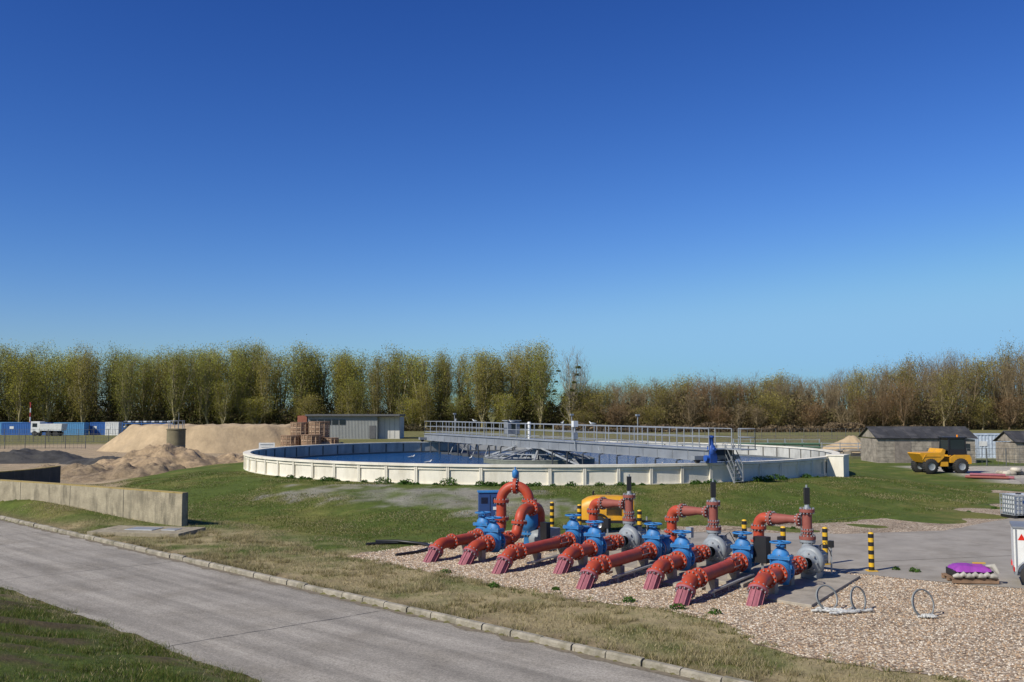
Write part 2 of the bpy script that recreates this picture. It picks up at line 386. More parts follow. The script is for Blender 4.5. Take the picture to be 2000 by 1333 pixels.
def gatevalve(mb,c,hw=True):
    up=Vector((0,0,1)); W=V.cross(up).normalized()
    for s_ in(-1,1):
        mb.flange(c+V*s_*.27,V,.29,.06,1,2)
        mb.flange(c+V*s_*.335,V,.28,.06,0,2)
    mb.lathe([(.2,-.27),(.205,-.2),(.24,-.1),(.25,0),(.24,.1),(.205,.2),(.2,.27)],c,V,20,1)
    prof=[(.05,-.34),(.2,-.32),(.26,-.15),(.27,.1),(.25,.28),(.24,.36)]
    vs=[];seg=20
    for R,h in prof:
        for k in range(seg):
            an=2*math.pi*k/seg; vs.append(c+up*h+W*math.cos(an)*R*1.04+V*math.sin(an)*R*.66)
    mb.add(vs,[(i*seg+k,i*seg+(k+1)%seg,(i+1)*seg+(k+1)%seg,(i+1)*seg+k) for i in range(len(prof)-1) for k in range(seg)],1,True)
    M=Matrix((W,V,up)).transposed()
    mb.box(c+up*.38,(.60,.38,.045),1,M); mb.box(c+up*.43,(.60,.38,.045),1,M)
    for i in(-1,0,1):
        for j in(-1,1): mb.cyl(c+up*.34+W*i*.26+V*j*.16,c+up*.48+W*i*.26+V*j*.16,.02,seg=6,mi=2)
        if i: mb.beam(c+up*.1+W*i*.27,c+up*.36+W*i*.27,.05,.05,1)
    prof=[(.23,.45),(.21,.54),(.13,.62),(.09,.66),(.09,.70)]; vs=[]
    for R,h in prof:
        for k in range(seg):
            an=2*math.pi*k/seg; vs.append(c+up*h+W*math.cos(an)*R*1.05+V*math.sin(an)*R*.7)
    mb.add(vs,[(i*seg+k,i*seg+(k+1)%seg,(i+1)*seg+(k+1)%seg,(i+1)*seg+k) for i in range(len(prof)-1) for k in range(seg)],1,True)
    mb.cyl(c+up*.68,c+up*.72,.13,seg=14,mi=1)
    mb.cyl(c+up*.7,c+up*.84,.035,seg=8,mi=1)
    h=c+up*.8
    mb.torus(h,.27,.022,(0,0,1),26,1,8)
    mb.cyl(h-up*.03,h+up*.04,.055,seg=10,mi=1)
    for k in range(5):
        a=2*math.pi*k/5+.3; e=h+Vector((math.cos(a),math.sin(a),0))*.265; mb.sweep([h,(h+e)/2-up*.02,e],.018,6,1,False)
def pumpset(org,box=0):
    g=empty('pump_and_pipework',(org[0],org[1],.012)); up=Vector((0,0,1))
    mb=MB(); Mr=Matrix((U.normalized(),up.cross(U.normalized()),up)).transposed()
    def pad(a0,a1,b0,b1,z):
        vs=[P(a,b,zz) for zz in(-.02,z) for a,b in((a0,b0),(a1,b0),(a1,b1),(a0,b1))]
        mb.add(vs,[(4,5,6,7),(0,1,5,4),(1,2,6,5),(2,3,7,6),(3,0,4,7)])
    pad(1.05,3.0,2.1,7.3,.07); pad(-.42,.55,3.3,7.0,.10)
    mb.obj('concrete_pad',M_pad,g,bevel=.015)
    mb=MB(); e=inlet(mb,0,0); zz=e.z
    v1=P(0,4.7,zz)
    mb.flange(e,V,FL,.05,0,2); 
    mb.cyl(e,v1-V*.33,R1,seg=24,mi=0)
    mb.flange(e.lerp(v1,.12),V,FL,.06,0,2); mb.flange(v1-V*.72,V,.24,.05,0,2,10)
    mb.cyl(v1-V*1.15,v1-V*.85,R1+.02,seg=24,mi=0)
    for k in range(6):
        an=2*math.pi*k/6; r=(U.normalized()*math.cos(an)+up*math.sin(an))*(R1+.045); mb.cyl(v1-V*1.25+r,v1-V*.5+r,.012,seg=6,mi=2)
    mb.beam(P(.36,1.2,.17),P(.36,4.6,.17),.1,.05,8)
    for b in(1.5,2.6,3.8): mb.cyl(P(.36,b,0),P(.36,b,.16),.02,seg=6,mi=8)
    mb.obj('delivery_pipe',MATS,g); 
    mb=MB(); gatevalve(mb,v1); mb.obj('gate_valve',MATS,g)
    mb=MB(); c=P(0,5.42,zz)
    mb.flange(c-V*.28,V,.28,.05,1,2); mb.flange(c+V*.28,V,.28,.05,1,2)
    mb.lathe([(.2,-.28),(.25,-.12),(.28,0),(.25,.12),(.2,.28)],c,V,20,1)
    mb.lathe([(.23,0),(.23,.32),(.0,.32)],c,(0,0,1),18,1); mb.cyl(c+up*.31,c+up*.36,.27,seg=18,mi=1)
    mb.obj('check_valve',MATS,g)
    mb=MB(); a0=P(0,5.75,zz)
    mb.sweep([a0,P(0,5.9,zz)]+arc(P(0,5.9,zz+.3),V,-up,math.pi/2*1,0,.3,8),R1*.95,18,0)
    top=1.63; B=6.2; Rn=.165
    mb.cyl(P(0,B,zz+.3),P(0,B,top-.25),Rn,seg=18,mi=0)
    mb.flange(P(0,B,zz+.42),up,.25,.06,0,2); mb.flange(P(0,B,top-.3),up,.235,.09,0,2)
    mb.sweep(arc(P(.25,B,top-.25),-U.normalized(),up,0,math.pi/2,.25,8)+[P(.45,B,top)],Rn,18,0)
    mb.sweep([P(.45,B,top),P(.7,B,top-.0),P(1.05,B,top+.03),P(1.45,B,top+.03)],[Rn,Rn,.12,.12],18,5)
    mb.flange(P(.45,B,top),U,.23,.09,5,2); mb.flange(P(1.4,B,top+.03),U,.19,.07,5,2,10)
    A=1.65
    mb.cyl(P(A,B,1.12),P(A,B,1.95),.14,seg=18,mi=5)
    mb.flange(P(A,B,1.16),up,.24,.09,5,2); mb.flange(P(A,B,1.95),up,.22,.09,5,2); mb.flange(P(A,B,1.36),up,.18,.05,5,2)
    mb.cyl(P(A,B,1.99),P(A,B,2.12),.1,.06,seg=14,mi=3)
    mb.box(P(A+.03,B,2.3),(.05,.05,.5),8)
    mb.box(P(A,B,2.38),(.15,.13,.48),6); mb.cyl(P(A,B,2.6),P(A,B,2.7),.03,seg=8,mi=3)
    mb.cyl(P(A-.2,B,1.1),P(A-.2,B,2.0),.018,seg=6,mi=2)
    mb.obj('swan_neck_pipe',MATS,g)
    mb=MB(); e=inlet(mb,1.62,1.38); v2=P(1.62,3.65,zz)
    mb.cyl(e,v2-V*.33,R1,seg=24,mi=0); mb.flange(e.lerp(v2,.2),V,FL,.06,0,2)
    mb.cyl(v2+V*.33,P(1.62,4.9,zz),R1,seg=24,mi=0)
    for k in range(6):
        an=2*math.pi*k/6; r=(U.normalized()*math.cos(an)+up*math.sin(an))*(R1+.045); mb.cyl(v2+V*.4+r,v2+V*1.0+r,.012,seg=6,mi=2)
    mb.flange(P(1.62,4.55,zz),V,.24,.05,0,2,10); mb.cyl(P(1.62,4.15,zz),P(1.62,4.5,zz),R1+.02,seg=24,mi=0)
    mb.cyl(P(1.62,4.9,zz),P(1.62,5.35,zz),R1,.15,seg=24,mi=0); mb.flange(P(1.62,4.9,zz),V,FL,.06,0,2); mb.flange(P(1.62,5.35,zz),V,.23,.06,0,2)
    mb.obj('suction_pipe',MATS,g)
    mb=MB(); gatevalve(mb,v2); mb.obj('gate_valve',MATS,g)
    mb=MB(); c=P(1.85,5.85,zz+.03)
    mb.flange(P(1.62,5.42,zz),V,.24,.06,3,2)
    # snail-shell casing: front boss, rim bead and growing scroll that rises to the outlet
    mb.lathe([(.16,-.42),(.17,-.3),(.24,-.22),(.31,-.19),(.36,-.11),(.37,.02),(.34,.12),(.30,.2),(.22,.24),(.2,.5),(.0,.5)],c,V,28,3)
    uu=U.normalized(); sc=[]; sr=[]
    for k in range(25):
        an=math.radians(200)+math.radians(330)*k/24; rr=.27+.05*k/24; sc.append(c+(uu*math.cos(an)+up*math.sin(an))*rr); sr.append(.09+.075*k/24)
    mb.sweep(sc,sr,12,3)
    mb.torus(c-V*.2,.2,.025,V,20,3,6)
    for k in range(8):
        an=2*math.pi*k/8; p=c+(uu*math.cos(an)+up*math.sin(an))*.25; mb.cyl(p-V*.27,p-V*.15,.022,seg=6,mi=2)
    mb.sweep([c+U*-.1+up*.1,P(1.68,6.0,zz+.35),P(1.65,B,.95),P(1.65,B,1.12)],[.2,.17,.15,.14],16,3)
    mb.flange(P(1.65,B,1.07),up,.23,.07,3,2)
    mb.flange(c+V*.42,V,.27,.05,3,2,10)
    mb.cyl(c+V*.45,c+V*1.0,.24,seg=18,mi=3)
    for k in range(14):
        an=2*math.pi*k/14; r=uu*math.cos(an)+up*math.sin(an); mb.beam(c+V*.5+r*.25,c+V*.95+r*.25,.02,.05,3)
    mb.box(c+V*.05-up*.42,(.5,.35,.25),3,Mr); mb.box(c+V*.6-up*.35,(.3,.3,.3),3,Mr)
    mb.box(c+V*.65+up*.3,(.2,.2,.16),3,Mr)
    mb.sweep([c+V*.65+up*.38+uu*.1,c+V*.7+up*.5+uu*.25,c+V*.8+up*.2+uu*.4,P(2.2,6.9,.6)],.014,6,6)
    mb.obj('centrifugal_pump',MATS,g)
    mb=MB(); q=P(.95,5.7,0); mb.beam(q,q+up*1.0,.05,.05,8); mb.box(q+up*1.02,(.2,.14,.32),8 if box==0 else 6,Mr)
    q2=P(2.2,6.9,0); mb.beam(q2,q2+up*.95,.04,.04,8); mb.box(q2+up*.95,(.14,.1,.2),6,Mr)
    if box==2:
        q=P(.55,5.0,0); mb.box(q+up*.85,(.42,.26,.75),6,Mr); mb.beam(q,q+up*.5,.06,.06,8)
    mb.obj('isolator_box',MATS,g)
    mb=MB()
    for a,b in((0,2.2),(0,3.9),(1.62,4.3),(1.62,2.8)):
        q=P(a,b,0); mb.box(q+up*((zz-R1)/2),(.3,.18,zz-R1+.03),7,Mr)
    mb.obj('pipe_support',MATS,g)
    return g
pumpset((4.26,25.5),box=2); pumpset((1.98,27.85),box=0); pumpset((-.39,30.45),box=1)
def setA(org):
    g=empty('pump_and_pipework',(org[0],org[1],.012)); up=Vector((0,0,1)); Mr=Matrix((U.normalized(),up.cross(U.normalized()),up)).transposed()
    mb=MB(); e=inlet(mb,0,0); zz=e.z; v1=P(0,3.1,zz)
    mb.cyl(e,v1-V*.33,R1,seg=24,mi=0); mb.flange(e.lerp(v1,.2),V,FL,.06,0,2); mb.flange(v1-V*.7,V,.24,.05,0,2)
    mb.cyl(v1+V*.33,P(0,4.0,zz),R1,seg=20,mi=0)
    B=4.3
    mb.sweep([P(0,3.9,zz)]+arc(P(0,4.0,zz+.3),V,-up,math.pi/2,0,.3,8),R1,20,0)
    mb.cyl(P(0,B,zz+.3),P(0,B,1.62),R1,seg=20,mi=0); mb.flange(P(0,B,1.0),up,.28,.1,0,2); mb.flange(P(0,B,1.62),up,.28,.1,0,2)
    D=(P(1.0,4.9,0)-P(0,B,0)); dl=D.length; D.normalize(); R=dl/2
    c=P(0,B,1.65)+D*R
    mb.sweep(arc(c,-D,up,0,math.pi,R,18),R1,20,0)
    mb.flange(c+up*R,D,.28,.12,0,2)
    mb.flange(c+D*R,up,.28,.08,0,2)
    mb.obj('swan_neck_pipe',MATS,g)
    mb=MB(); q=c+up*(R+R1); mb.cyl(q-up*.05,q+up*.1,.07,seg=10,mi=2); mb.lathe([(.06,.1),(.11,.13),(.12,.3),(.09,.38),(.03,.42),(0,.42)],q,(0,0,1),14,1); mb.cyl(q+up*.4,q+up*.5,.03,seg=8,mi=1)
    mb.obj('air_release_valve',MATS,g)
    mb=MB(); gatevalve(mb,v1); mb.obj('gate_valve',MATS,g)
    mb=MB(); q=c+D*R; mb.lathe([(.2,-.1),(.34,-.22),(.38,-.4),(.38,-.85),(.3,-1.0),(.2,-1.1),(.2,-1.7)],q,(0,0,1),22,1); mb.flange(q-up*1.15,up,.3,.08,1,2); mb.obj('check_valve',MATS,g)
    mb=MB(); e=inlet(mb,1.3,.5); v2=P(1.3,2.17,zz)
    mb.cyl(e,v2-V*.33,R1,seg=24,mi=0); mb.flange(e.lerp(v2,.3),V,FL,.06,0,2); mb.cyl(v2+V*.33,P(1.3,3.2,zz),R1,seg=20,mi=0); mb.flange(P(1.3,3.1,zz),V,FL,.08,0,2)
    pts=[P(1.3,3.1,zz),P(1.3,3.3,zz)]+arc(P(1.3,3.3,zz+.4),V,-up,math.pi/2,.25,.4,6)+[P(1.32,3.78,zz+.5)]
    mb.sweep(pts,R1,20,0); e2=P(1.32,3.78,zz+.5); mb.flange(e2,(V*.1+up).normalized(),.28,.09,0,2)
    cc=P(1.34,4.2,zz+.52); mb.sweep([e2]+arc(cc,-V,up,.1,math.pi/2,.42,9)+[P(1.36,4.7,zz+.94)],R1,20,0); mb.flange(P(1.36,4.55,zz+.94),V,.28,.12,0,2)
    mb.sweep([P(1.36,4.7,zz+.94)]+arc(P(1.36,4.8,zz+.59),V,up,math.pi/2,0,.35,8)+[P(1.36,5.15,.5)],R1,18,0)
    mb.obj('suction_pipe',MATS,g)
    mb=MB(); gatevalve(mb,v2); mb.obj('gate_valve',MATS,g)
    mb=MB(); q=P(1.36,5.15,.4); mb.lathe([(.3,-.4),(.42,-.3),(.45,0),(.36,.2),(.22,.25)],q,(0,0,1),22,3); mb.box(P(2.0,4.9,.4),(.6,.5,.75),3,Mr); mb.box(P(2.05,4.55,.55),(.3,.2,.9),6,Mr)
    mb.obj('centrifugal_pump',MATS,g)
    mb=MB()
    for a,b in((0,2.0),(1.3,1.4),(0,3.7)): mb.box(P(a,b,(zz-R1)/2),(.3,.18,zz-R1+.03),7,Mr)
    mb.obj('pipe_support',MATS,g)
setA((-2.66,32.7))
M_dblue=mat('cabinet_blue',(.025,.065,.19),.5,var=.1)
mb=MB(); mb.box((0,0,.97),(.85,.5,1.64),0); mb.box((0,0,1.81),(.92,.57,.05),1); mb.box((0,0,.075),(.8,.45,.15),2)
mb.box((0,-.256,.97),(.015,.012,1.5),2); 
for x in(-.22,.22):
    for k in range(6): mb.box((x,-.258,1.4+k*.04),(.26,.014,.018),2)
    mb.box((x,-.262,1.0),(.04,.03,.14),3)
mb.box((.2,-.265,1.2),(.18,.008,.12),4)
mb.obj('control_cabinet',[M_dblue,M_blue,M_black,M_steel,M_white],None,(-.85,38.2,.012),.1,.01)

# ------------------------------------------------------------------ bollards
for i,(x,y) in enumerate(((10.96,30.75),(9.98,32.1),(8.7,32.3),(7.92,34.3),(4.77,37.6),(2.67,39.8),(1.63,40.9))):
    mb=MB(); n=9; hh=1.12
    for k in range(n): mb.cyl((0,0,hh*k/n),(0,0,hh*(k+1)/n),.085,seg=18,mi=k%2,caps=False)
    mb.lathe([(.085,hh),(.075,hh+.03),(.04,hh+.045),(0,hh+.05)],(0,0,0),seg=18,mi=1)
    mb.box((0,0,.01),(.3,.3,.02),1)
    mb.obj('bollard',[M_black,M_yel],None,(x,y,.025),i*.4)

# ------------------------------------------------------------------ yellow mobile generator
M_deepy=mat('machine_yellow',(.62,.30,.012),.45,var=.10,scale=2,dirt=(.30,.18,.06),dscale=2.5,damt=.6)
mb=MB()
sec=[];nL=11
for i in range(nL):
    t=i/(nL-1); x=-1.05+2.1*t; k=1-.22*abs(2*t-1)**4; 
    ring=[]
    for a in range(17):
        an=math.pi*a/16; yy=-math.cos(an); zz=math.sin(an)
        yy=math.copysign(abs(yy)**.55,yy); zz=zz**.55
        ring.append((x,yy*.62*k,.5+.95*zz*k))
    sec+=ring
fs=[(i*17+j,i*17+j+1,(i+1)*17+j+1,(i+1)*17+j) for i in range(nL-1) for j in range(16)]
mb.add(sec,fs,0,True); mb.add(sec[:17],[tuple(range(17))],0); mb.add(sec[-17:],[tuple(reversed(range(17)))],0)
mb.box((0,0,.44),(2.2,1.2,.12),1)
for y in(-.68,.68):
    mb.lathe([(.12,-.1),(.28,-.1),(.33,-.06),(.33,.06),(.28,.1),(.12,.1)],(-.35,y,.33),(0,1,0),22,2); mb.lathe([(0,-.07),(.14,-.07),(.15,-.09)],(-.35,y,.33),(0,1,0),14,3)
    mb.torus((-.35,y,.33),.42,.03,(0,1,0),12,1,6,-1.4,1.4)
mb.beam((1.0,0,.42),(1.75,0,.4),.09,.09,1); mb.cyl((1.55,0,0),(1.55,0,.6),.035,mi=3)
for k in range(7): mb.box((.25,-.625,.72+k*.05),(.6,.02,.022),1)
mb.box((.75,-.63,.95),(.25,.02,.3),3); mb.cyl((-.6,.2,1.35),(-.6,.2,1.6),.04,mi=1); mb.torus((0,0,1.47),.09,.018,(0,1,0),10,1,6,-1.5,1.5)
mb.obj('mobile_generator',[M_deepy,M_black,M_rub,M_steel],None,(3.9,40.8,.022),-.12)

# ------------------------------------------------------------------ the round settlement tank
M_wall=mat('cream_concrete_wall',(.74,.69,.57),.85,var=.08,scale=.8,bump=.15,bscale=15,dirt=(.42,.37,.27),dscale=.9,damt=.55,streak=.25,spec=.25)
M_wallin=mat('inner_wall_concrete',(.48,.47,.42),.85,var=.2,scale=.8,dirt=(.24,.235,.21),dscale=.9,damt=.8,streak=.3,spec=.25)
M_joint=mat('dark_joint',(.12,.115,.10),.9)
tank=empty('settlement_tank',(TC[0],TC[1],0))
mb=MB(); SG=288
mb.lathe([(20.98,-.3),(20.98,1.93)],(0,0,0),seg=SG,mi=0,smooth=True)
mb.lathe([(20.72,1.93),(20.72,.4)],(0,0,0),seg=SG,mi=1,smooth=True)
mb.lathe([(20.66,1.93),(20.66,2.03),(21.14,2.03),(21.14,1.9),(20.98,1.9)],(0,0,0),seg=SG,mi=0,smooth=False)
mb.lathe([(20.66,1.93),(20.72,1.93)],(0,0,0),seg=SG,mi=1,smooth=False)
NP=72
for k in range(NP):
    a=2*math.pi*k/NP; c,s_=math.cos(a),math.sin(a); Mr=Matrix(((c,-s_,0),(s_,c,0),(0,0,1)))
    mb.box((c*21.03,s_*21.03,1.05),(.12,.17,1.7),0,Mr)
    mb.box((c*21.085,s_*21.085,1.33),(.015,.018,1.1),2,Mr)
    mb.box((c*20.70,s_*20.70,1.3),(.05,.10,1.2),2,Mr)
    a2=a+math.pi/NP; c,s_=math.cos(a2),math.sin(a2); Mr=Matrix(((c,-s_,0),(s_,c,0),(0,0,1)))
    mb.box((c*20.99,s_*20.99,1.80),(.10,1.62,.14),0,Mr); 
    mb.box((c*21.0,s_*21.0,.92),(.14,1.64,.16),0,Mr); mb.box((c*21.0,s_*21.0,.55),(.10,1.64,.35),0,Mr)
a=math.radians(-31); c,s_=math.cos(a),math.sin(a); Mr=Matrix(((c,-s_,0),(s_,c,0),(0,0,1)))
mb.box((c*21.55,s_*21.55,1.15),(1.0,1.5,1.86),0,Mr); mb.box((c*21.55,s_*21.55,2.11),(1.1,1.6,.07),0,Mr)
mb.obj('tank_wall',[M_wall,M_wallin,M_joint],tank)
mb=MB(); mb.lathe([(20.0,.8),(20.0,1.22),(20.08,1.22),(20.08,.8)],(0,0,0),seg=SG,mi=0,smooth=False); mb.obj('weir_launder',mat('weir_mat',(.12,.13,.13),.7),tank)
m=bpy.data.materials.new('water_mat'); m.use_nodes=True; t=m.node_tree; b=t.nodes['Principled BSDF']
b.inputs['Base Color'].default_value=(.016,.075,.205,1); b.inputs['Roughness'].default_value=.12; b.inputs['IOR'].default_value=1.33
tc=nn(t,'ShaderNodeTexCoord'); mp=nn(t,'ShaderNodeMapping'); mp.inputs['Scale'].default_value=(1.0,2.0,1); mp.inputs['Rotation'].default_value=(0,0,.3); t.links.new(tc.outputs['Object'],mp.inputs[0])
n1=nn(t,'ShaderNodeTexNoise'); n1.inputs['Scale'].default_value=1.5; n1.inputs['Detail'].default_value=5; n1.inputs['Roughness'].default_value=.6; t.links.new(mp.outputs[0],n1.inputs['Vector'])
bp=nn(t,'ShaderNodeBump'); bp.inputs['Strength'].default_value=1; bp.inputs['Distance'].default_value=.5; t.links.new(n1.outputs['Fac'],bp.inputs['Height']); t.links.new(bp.outputs[0],b.inputs['Normal'])
mb=MB(); mb.add([(math.cos(2*math.pi*k/144)*20.7,math.sin(2*math.pi*k/144)*20.7,1.08) for k in range(144)],[tuple(range(144))]); mb.obj('water',m,tank)
# rotating bridge
E=Vector((.44,-.898,0)).normalized(); Fv=Vector((-E.y,E.x,0))
br=empty('scraper_bridge',(TC[0],TC[1],0)); up=Vector((0,0,1))
M_girder=mat('girder_grey',(.25,.265,.28),.55,metal=.2,var=.25,scale=1,dirt=(.16,.16,.15),dscale=2,damt=.6)
def rail(mb,p0,p1,h=1.1,sp=1.5,r=.024,n=3,mi=0):
    p0=Vector(p0);p1=Vector(p1);L=(p1-p0).length;k=max(1,round(L/sp))
    for i in range(k+1):
        p=p0.lerp(p1,i/k); mb.cyl(p,p+up*h,r*1.2,seg=6,mi=mi)
    for j in range(n):
        z=h*(1-j*.42); mb.cyl(p0+up*z,p1+up*z,r,seg=6,mi=mi)
mb=MB()
for sd in(-.8,.8):
    o=Fv*sd
    mb.beam(E*-21.4+o+up*2.44,E*21.4+o+up*2.44,.03,.6,0); mb.beam(E*-21.4+o+up*2.16,E*21.4+o+up*2.16,.2,.035,0); mb.beam(E*-21.4+o+up*2.735,E*21.4+o+up*2.735,.2,.035,0)
    for k in range(-14,15): mb.beam(E*k*1.5+o+up*2.18,E*k*1.5+o+up*2.72,.06,.14,0)
mb.beam(E*-21.4+up*2.775,E*21.4+up*2.775,1.55,.04,1)
for k in range(-14,15): mb.beam(E*k*1.5-Fv*.8+up*2.3,E*k*1.5+Fv*.8+up*2.3,.08,.12,0)
for e_ in(-20.9,20.9):
    mb.beam(E*e_-Fv*1.5+up*2.32,E*e_+Fv*1.5+up*2.32,.35,.22,0)
    for f in(-1.2,1.2): mb.cyl(E*(e_-.09)+Fv*f+up*2.19,E*(e_+.09)+Fv*f+up*2.19,.155,seg=18,mi=2)
mb.obj('girders',[M_girder,M_galv,M_black],br)
mb=MB(); 
for sd in(-.78,.78): rail(mb,E*-21.4+Fv*sd+up*2.8,E*21.4+Fv*sd+up*2.8)
rail(mb,E*-21.4-Fv*.78+up*2.8,E*-21.4+Fv*.78+up*2.8)
mb.box(E*21.9+Fv*.9+up*2.78,(1.6,1.1,.05),0,Matrix((E,Fv,up)).transposed()); rail(mb,E*22.6+Fv*.4+up*2.8,E*22.6+Fv*1.4+up*2.8); rail(mb,E*21.2+Fv*1.4+up*2.8,E*22.6+Fv*1.4+up*2.8)
mb.obj('handrails',M_galv,br)
mb=MB(); Mr=Matrix((Fv,E,up)).transposed()
c=E*-5.0+Fv*.2+up*3.55; mb.box(c,(1.05,.7,1.0),0,Mr); mb.box(c+up*.56,(1.25,.9,.06),1,Mr); mb.box(c+E*.36+up*.1,(.4,.02,.4),2,Mr)
mb.cyl(E*7-Fv*.95+up*2.3,E*7-Fv*.95+up*4.1,.05,mi=1); mb.box(E*7-Fv*.95+up*4.0,(.35,.3,.4),3,Mr); mb.box(E*7-Fv*.95+up*3.2,(.35,.25,.45),1,Mr)
mb.cyl(E*-1-Fv*.3+up*2.2,E*-1-Fv*.3+up*3.9,.11,mi=3); mb.cyl(E*-1-Fv*.3+up*3.9,E*-1-Fv*.3+up*4.05,.17,.1,mi=3)
for k in(-18,3.5,12):
    mb.cyl(E*k+Fv*.8+up*2.8,E*k+Fv*.8+up*4.6,.03,mi=1,seg=6); mb.box(E*k+Fv*.8+up*4.6,(.25,.15,.12),1,Mr)
mb.box(E*-2.2-Fv*.83+up*2.45,(.5,.02,.28),3,Mr); mb.box(E*10.2-Fv*.83+up*2.45,(.4,.02,.22),3,Mr)
mb.obj('control_kiosk',[M_girder,M_galv,M_glass,M_white],br)
mb=MB(); c=E*21.3-Fv*.55
mb.box(c+up*2.3,(.45,.4,.5),0,Mr); mb.lathe([(.2,2.5),(.24,2.6),(.22,2.95),(.14,3.05),(.13,3.4),(.17,3.42),(.17,3.5),(0,3.55)],c,(0,0,1),18,0); mb.cyl(c+up*2.3-Fv*.42,c+up*2.3+Fv*.3,.17,mi=0); mb.cyl(c+up*2.8,c+up*2.8+E*.35,.09,mi=0)
mb.obj('drive_motor',[mat('drive_blue',(.015,.075,.33),.5,dirt=(.1,.12,.2),dscale=4)],br)
mb=MB()
for k in range(-9,10):
    if k==0: continue
    q=E*k*2.1-Fv*1.15; mb.cyl(q+up*.9,q+up*2.05,.055,seg=8,mi=0); mb.beam(q+up*2.1,q+Fv*.4+up*2.15,.06,.06,0)
for k in(-16,-13.6,-11.2,-8.8,-6.4): 
    mb.beam(E*k-Fv*1.3+up*1.15,E*(k+1.6)-Fv*.5+up*1.15,.05,.25,0); mb.beam(E*k+up*2.1,E*(k+1.0)-Fv*.9+up*1.1,.07,.07,1)
mb.obj('scraper_stems',[mat('dark_steel',(.05,.055,.06),.6),M_girder],br)
mb=MB(); mb.lathe([(4.1,.8),(4.1,1.34),(4.02,1.34),(4.02,.8)],(0,0,0),seg=64,mi=0,smooth=False); mb.torus((0,0,1.36),4.06,.06,seg=64,mi=0,rs=6)
mb.cyl((0,0,.5),(0,0,2.75),.55,mi=1,seg=24); mb.lathe([(.6,2.0),(1.0,2.05),(1.0,2.15),(.6,2.2)],(0,0,0),seg=24,mi=1)
for k in range(10):
    a=2*math.pi*k/10+.2; d=Vector((math.cos(a),math.sin(a),0)); mb.beam(d*.7+up*2.1,d*4.0+up*1.42,.11,.11,1); mb.beam(d*.6+up*1.35,d*4.0+up*1.38,.08,.08,1)
    for r_ in(1.5,2.4,3.2): mb.beam(d*r_+up*1.37,d*(r_-.5)+up*(2.1-.206*(r_-1.2)),.05,.05,1)
    a2=a+2*math.pi/10; d2=Vector((math.cos(a2),math.sin(a2),0)); mb.beam(d*2.5+up*1.75,d2*2.5+up*1.75,.06,.06,1)
for sg in(-1,1):
    mb.beam(Fv*sg*1.0+E*sg*2+up*2.2,E*sg*7.5-Fv*.9+up*1.2,.12,.12,1); mb.beam(E*sg*2-Fv*.9+up*2.2,E*sg*7.5-Fv*.9+up*1.25,.1,.1,1)
mb.obj('diffuser_ring',[mat('ring_mat',(.16,.17,.13),.7),mat('truss_grey',(.30,.31,.31),.6,var=.3,scale=2)],br)
mb=MB(); 
for sx in(-.3,.3):
    mb.beam((sx,-.75,0),(sx,-.05,1.15),.05,.09,0); mb.beam((sx,-.75,0),(sx,-.75,.95),.04,.04,0); mb.beam((sx,-.75,.95),(sx,0,2.1),.04,.04,0); mb.beam((sx,0,1.0),(sx,0,2.1),.04,.04,0); mb.beam((sx,-.75,.5),(sx,0,1.6),.03,.03,0)
    mb.torus((sx,0,2.0),.2,.02,(1,0,0),10,0,6,-1.5,1.5)
for k in range(6): mb.box((0,-.75+.14*k,.1+.2*k),(.56,.2,.03),0)
mb.box((0,.35,1.17),(.75,.7,.05),0)
a=math.atan2(-18.75,9.95); q=Vector((math.cos(a)*21.3,math.sin(a)*21.3,.9)); mb.obj('access_ladder',[M_girder],None,(TC[0]+q.x,TC[1]+q.y,.95),a+math.pi/2)

# ------------------------------------------------------------------ low concrete walls of the left-hand tank
M_old=mat('weathered_concrete',(.33,.285,.20),.95,var=.3,scale=1.5,bump=.5,bscale=14,dirt=(.10,.09,.065),dscale=1.6,damt=1,streak=.2,spec=.2)
M_lich=mat('lichen_coping',(.34,.25,.08),.95,var=.4,scale=3,dirt=(.13,.12,.09),dscale=3,damt=.9)
M_shadec=mat('shaded_concrete',(.06,.058,.05),.95,var=.4,scale=1)  # shade on the wall face turned from the sun, painted in as near-black
def wallpath(name,pts,h0,h1,th,mats):
    mb=MB(); n=len(pts); vs=[]
    for i,p in enumerate(pts):
        p=Vector(p); a=Vector(pts[max(i-1,0)]);b=Vector(pts[min(i+1,n-1)]); d=(b-a).normalized(); nr=Vector((-d.y,d.x))
        for off,z in((-th/2,h0),(-th/2,h1-.05),(-th/2,h1),(th/2,h1),(th/2,h1-.05),(th/2,h0)): vs.append((p.x+nr.x*off,p.y+nr.y*off,z))
    for i in range(n-1):
        o=i*6; q=o+6
        mb.add([vs[k] for k in(o,o+1,q+1,q)],[(0,1,2,3)],0); mb.add([vs[k] for k in(o+1,o+2,q+2,q+1)],[(0,1,2,3)],1); mb.add([vs[k] for k in(o+2,o+3,q+3,q+2)],[(0,1,2,3)],1)
        mb.add([vs[k] for k in(o+3,o+4,q+4,q+3)],[(0,1,2,3)],1); mb.add([vs[k] for k in(o+4,o+5,q+5,q+4)],[(0,1,2,3)],0)
    mb.add(vs[:6],[(0,1,2,3,4,5)],0); mb.add(vs[-6:],[(5,4,3,2,1,0)],0)
    for i in range(0,n-1,2):
        p=Vector(pts[i]); b=Vector(pts[i+1]);a=Vector(pts[max(i-1,0)]); d=(b-a).normalized(); nr=Vector((-d.y,d.x))
        for sd in(-1,1):
            c=p+nr*sd*(th/2+.002); mb.beam((c.x,c.y,h0),(c.x,c.y,h1-.06),.012,.03,2)
    return mb.obj(name,mats)
w1=[]
for k in range(15):
    t_=k/14; x=-13.9-24*t_; y=42.7+13.8*t_+2.0*math.sin(math.pi*t_*.9)*.55; w1.append((x,y))
wallpath('concrete_wall',w1,-.2,1.42,.28,[M_old,M_lich,M_joint])
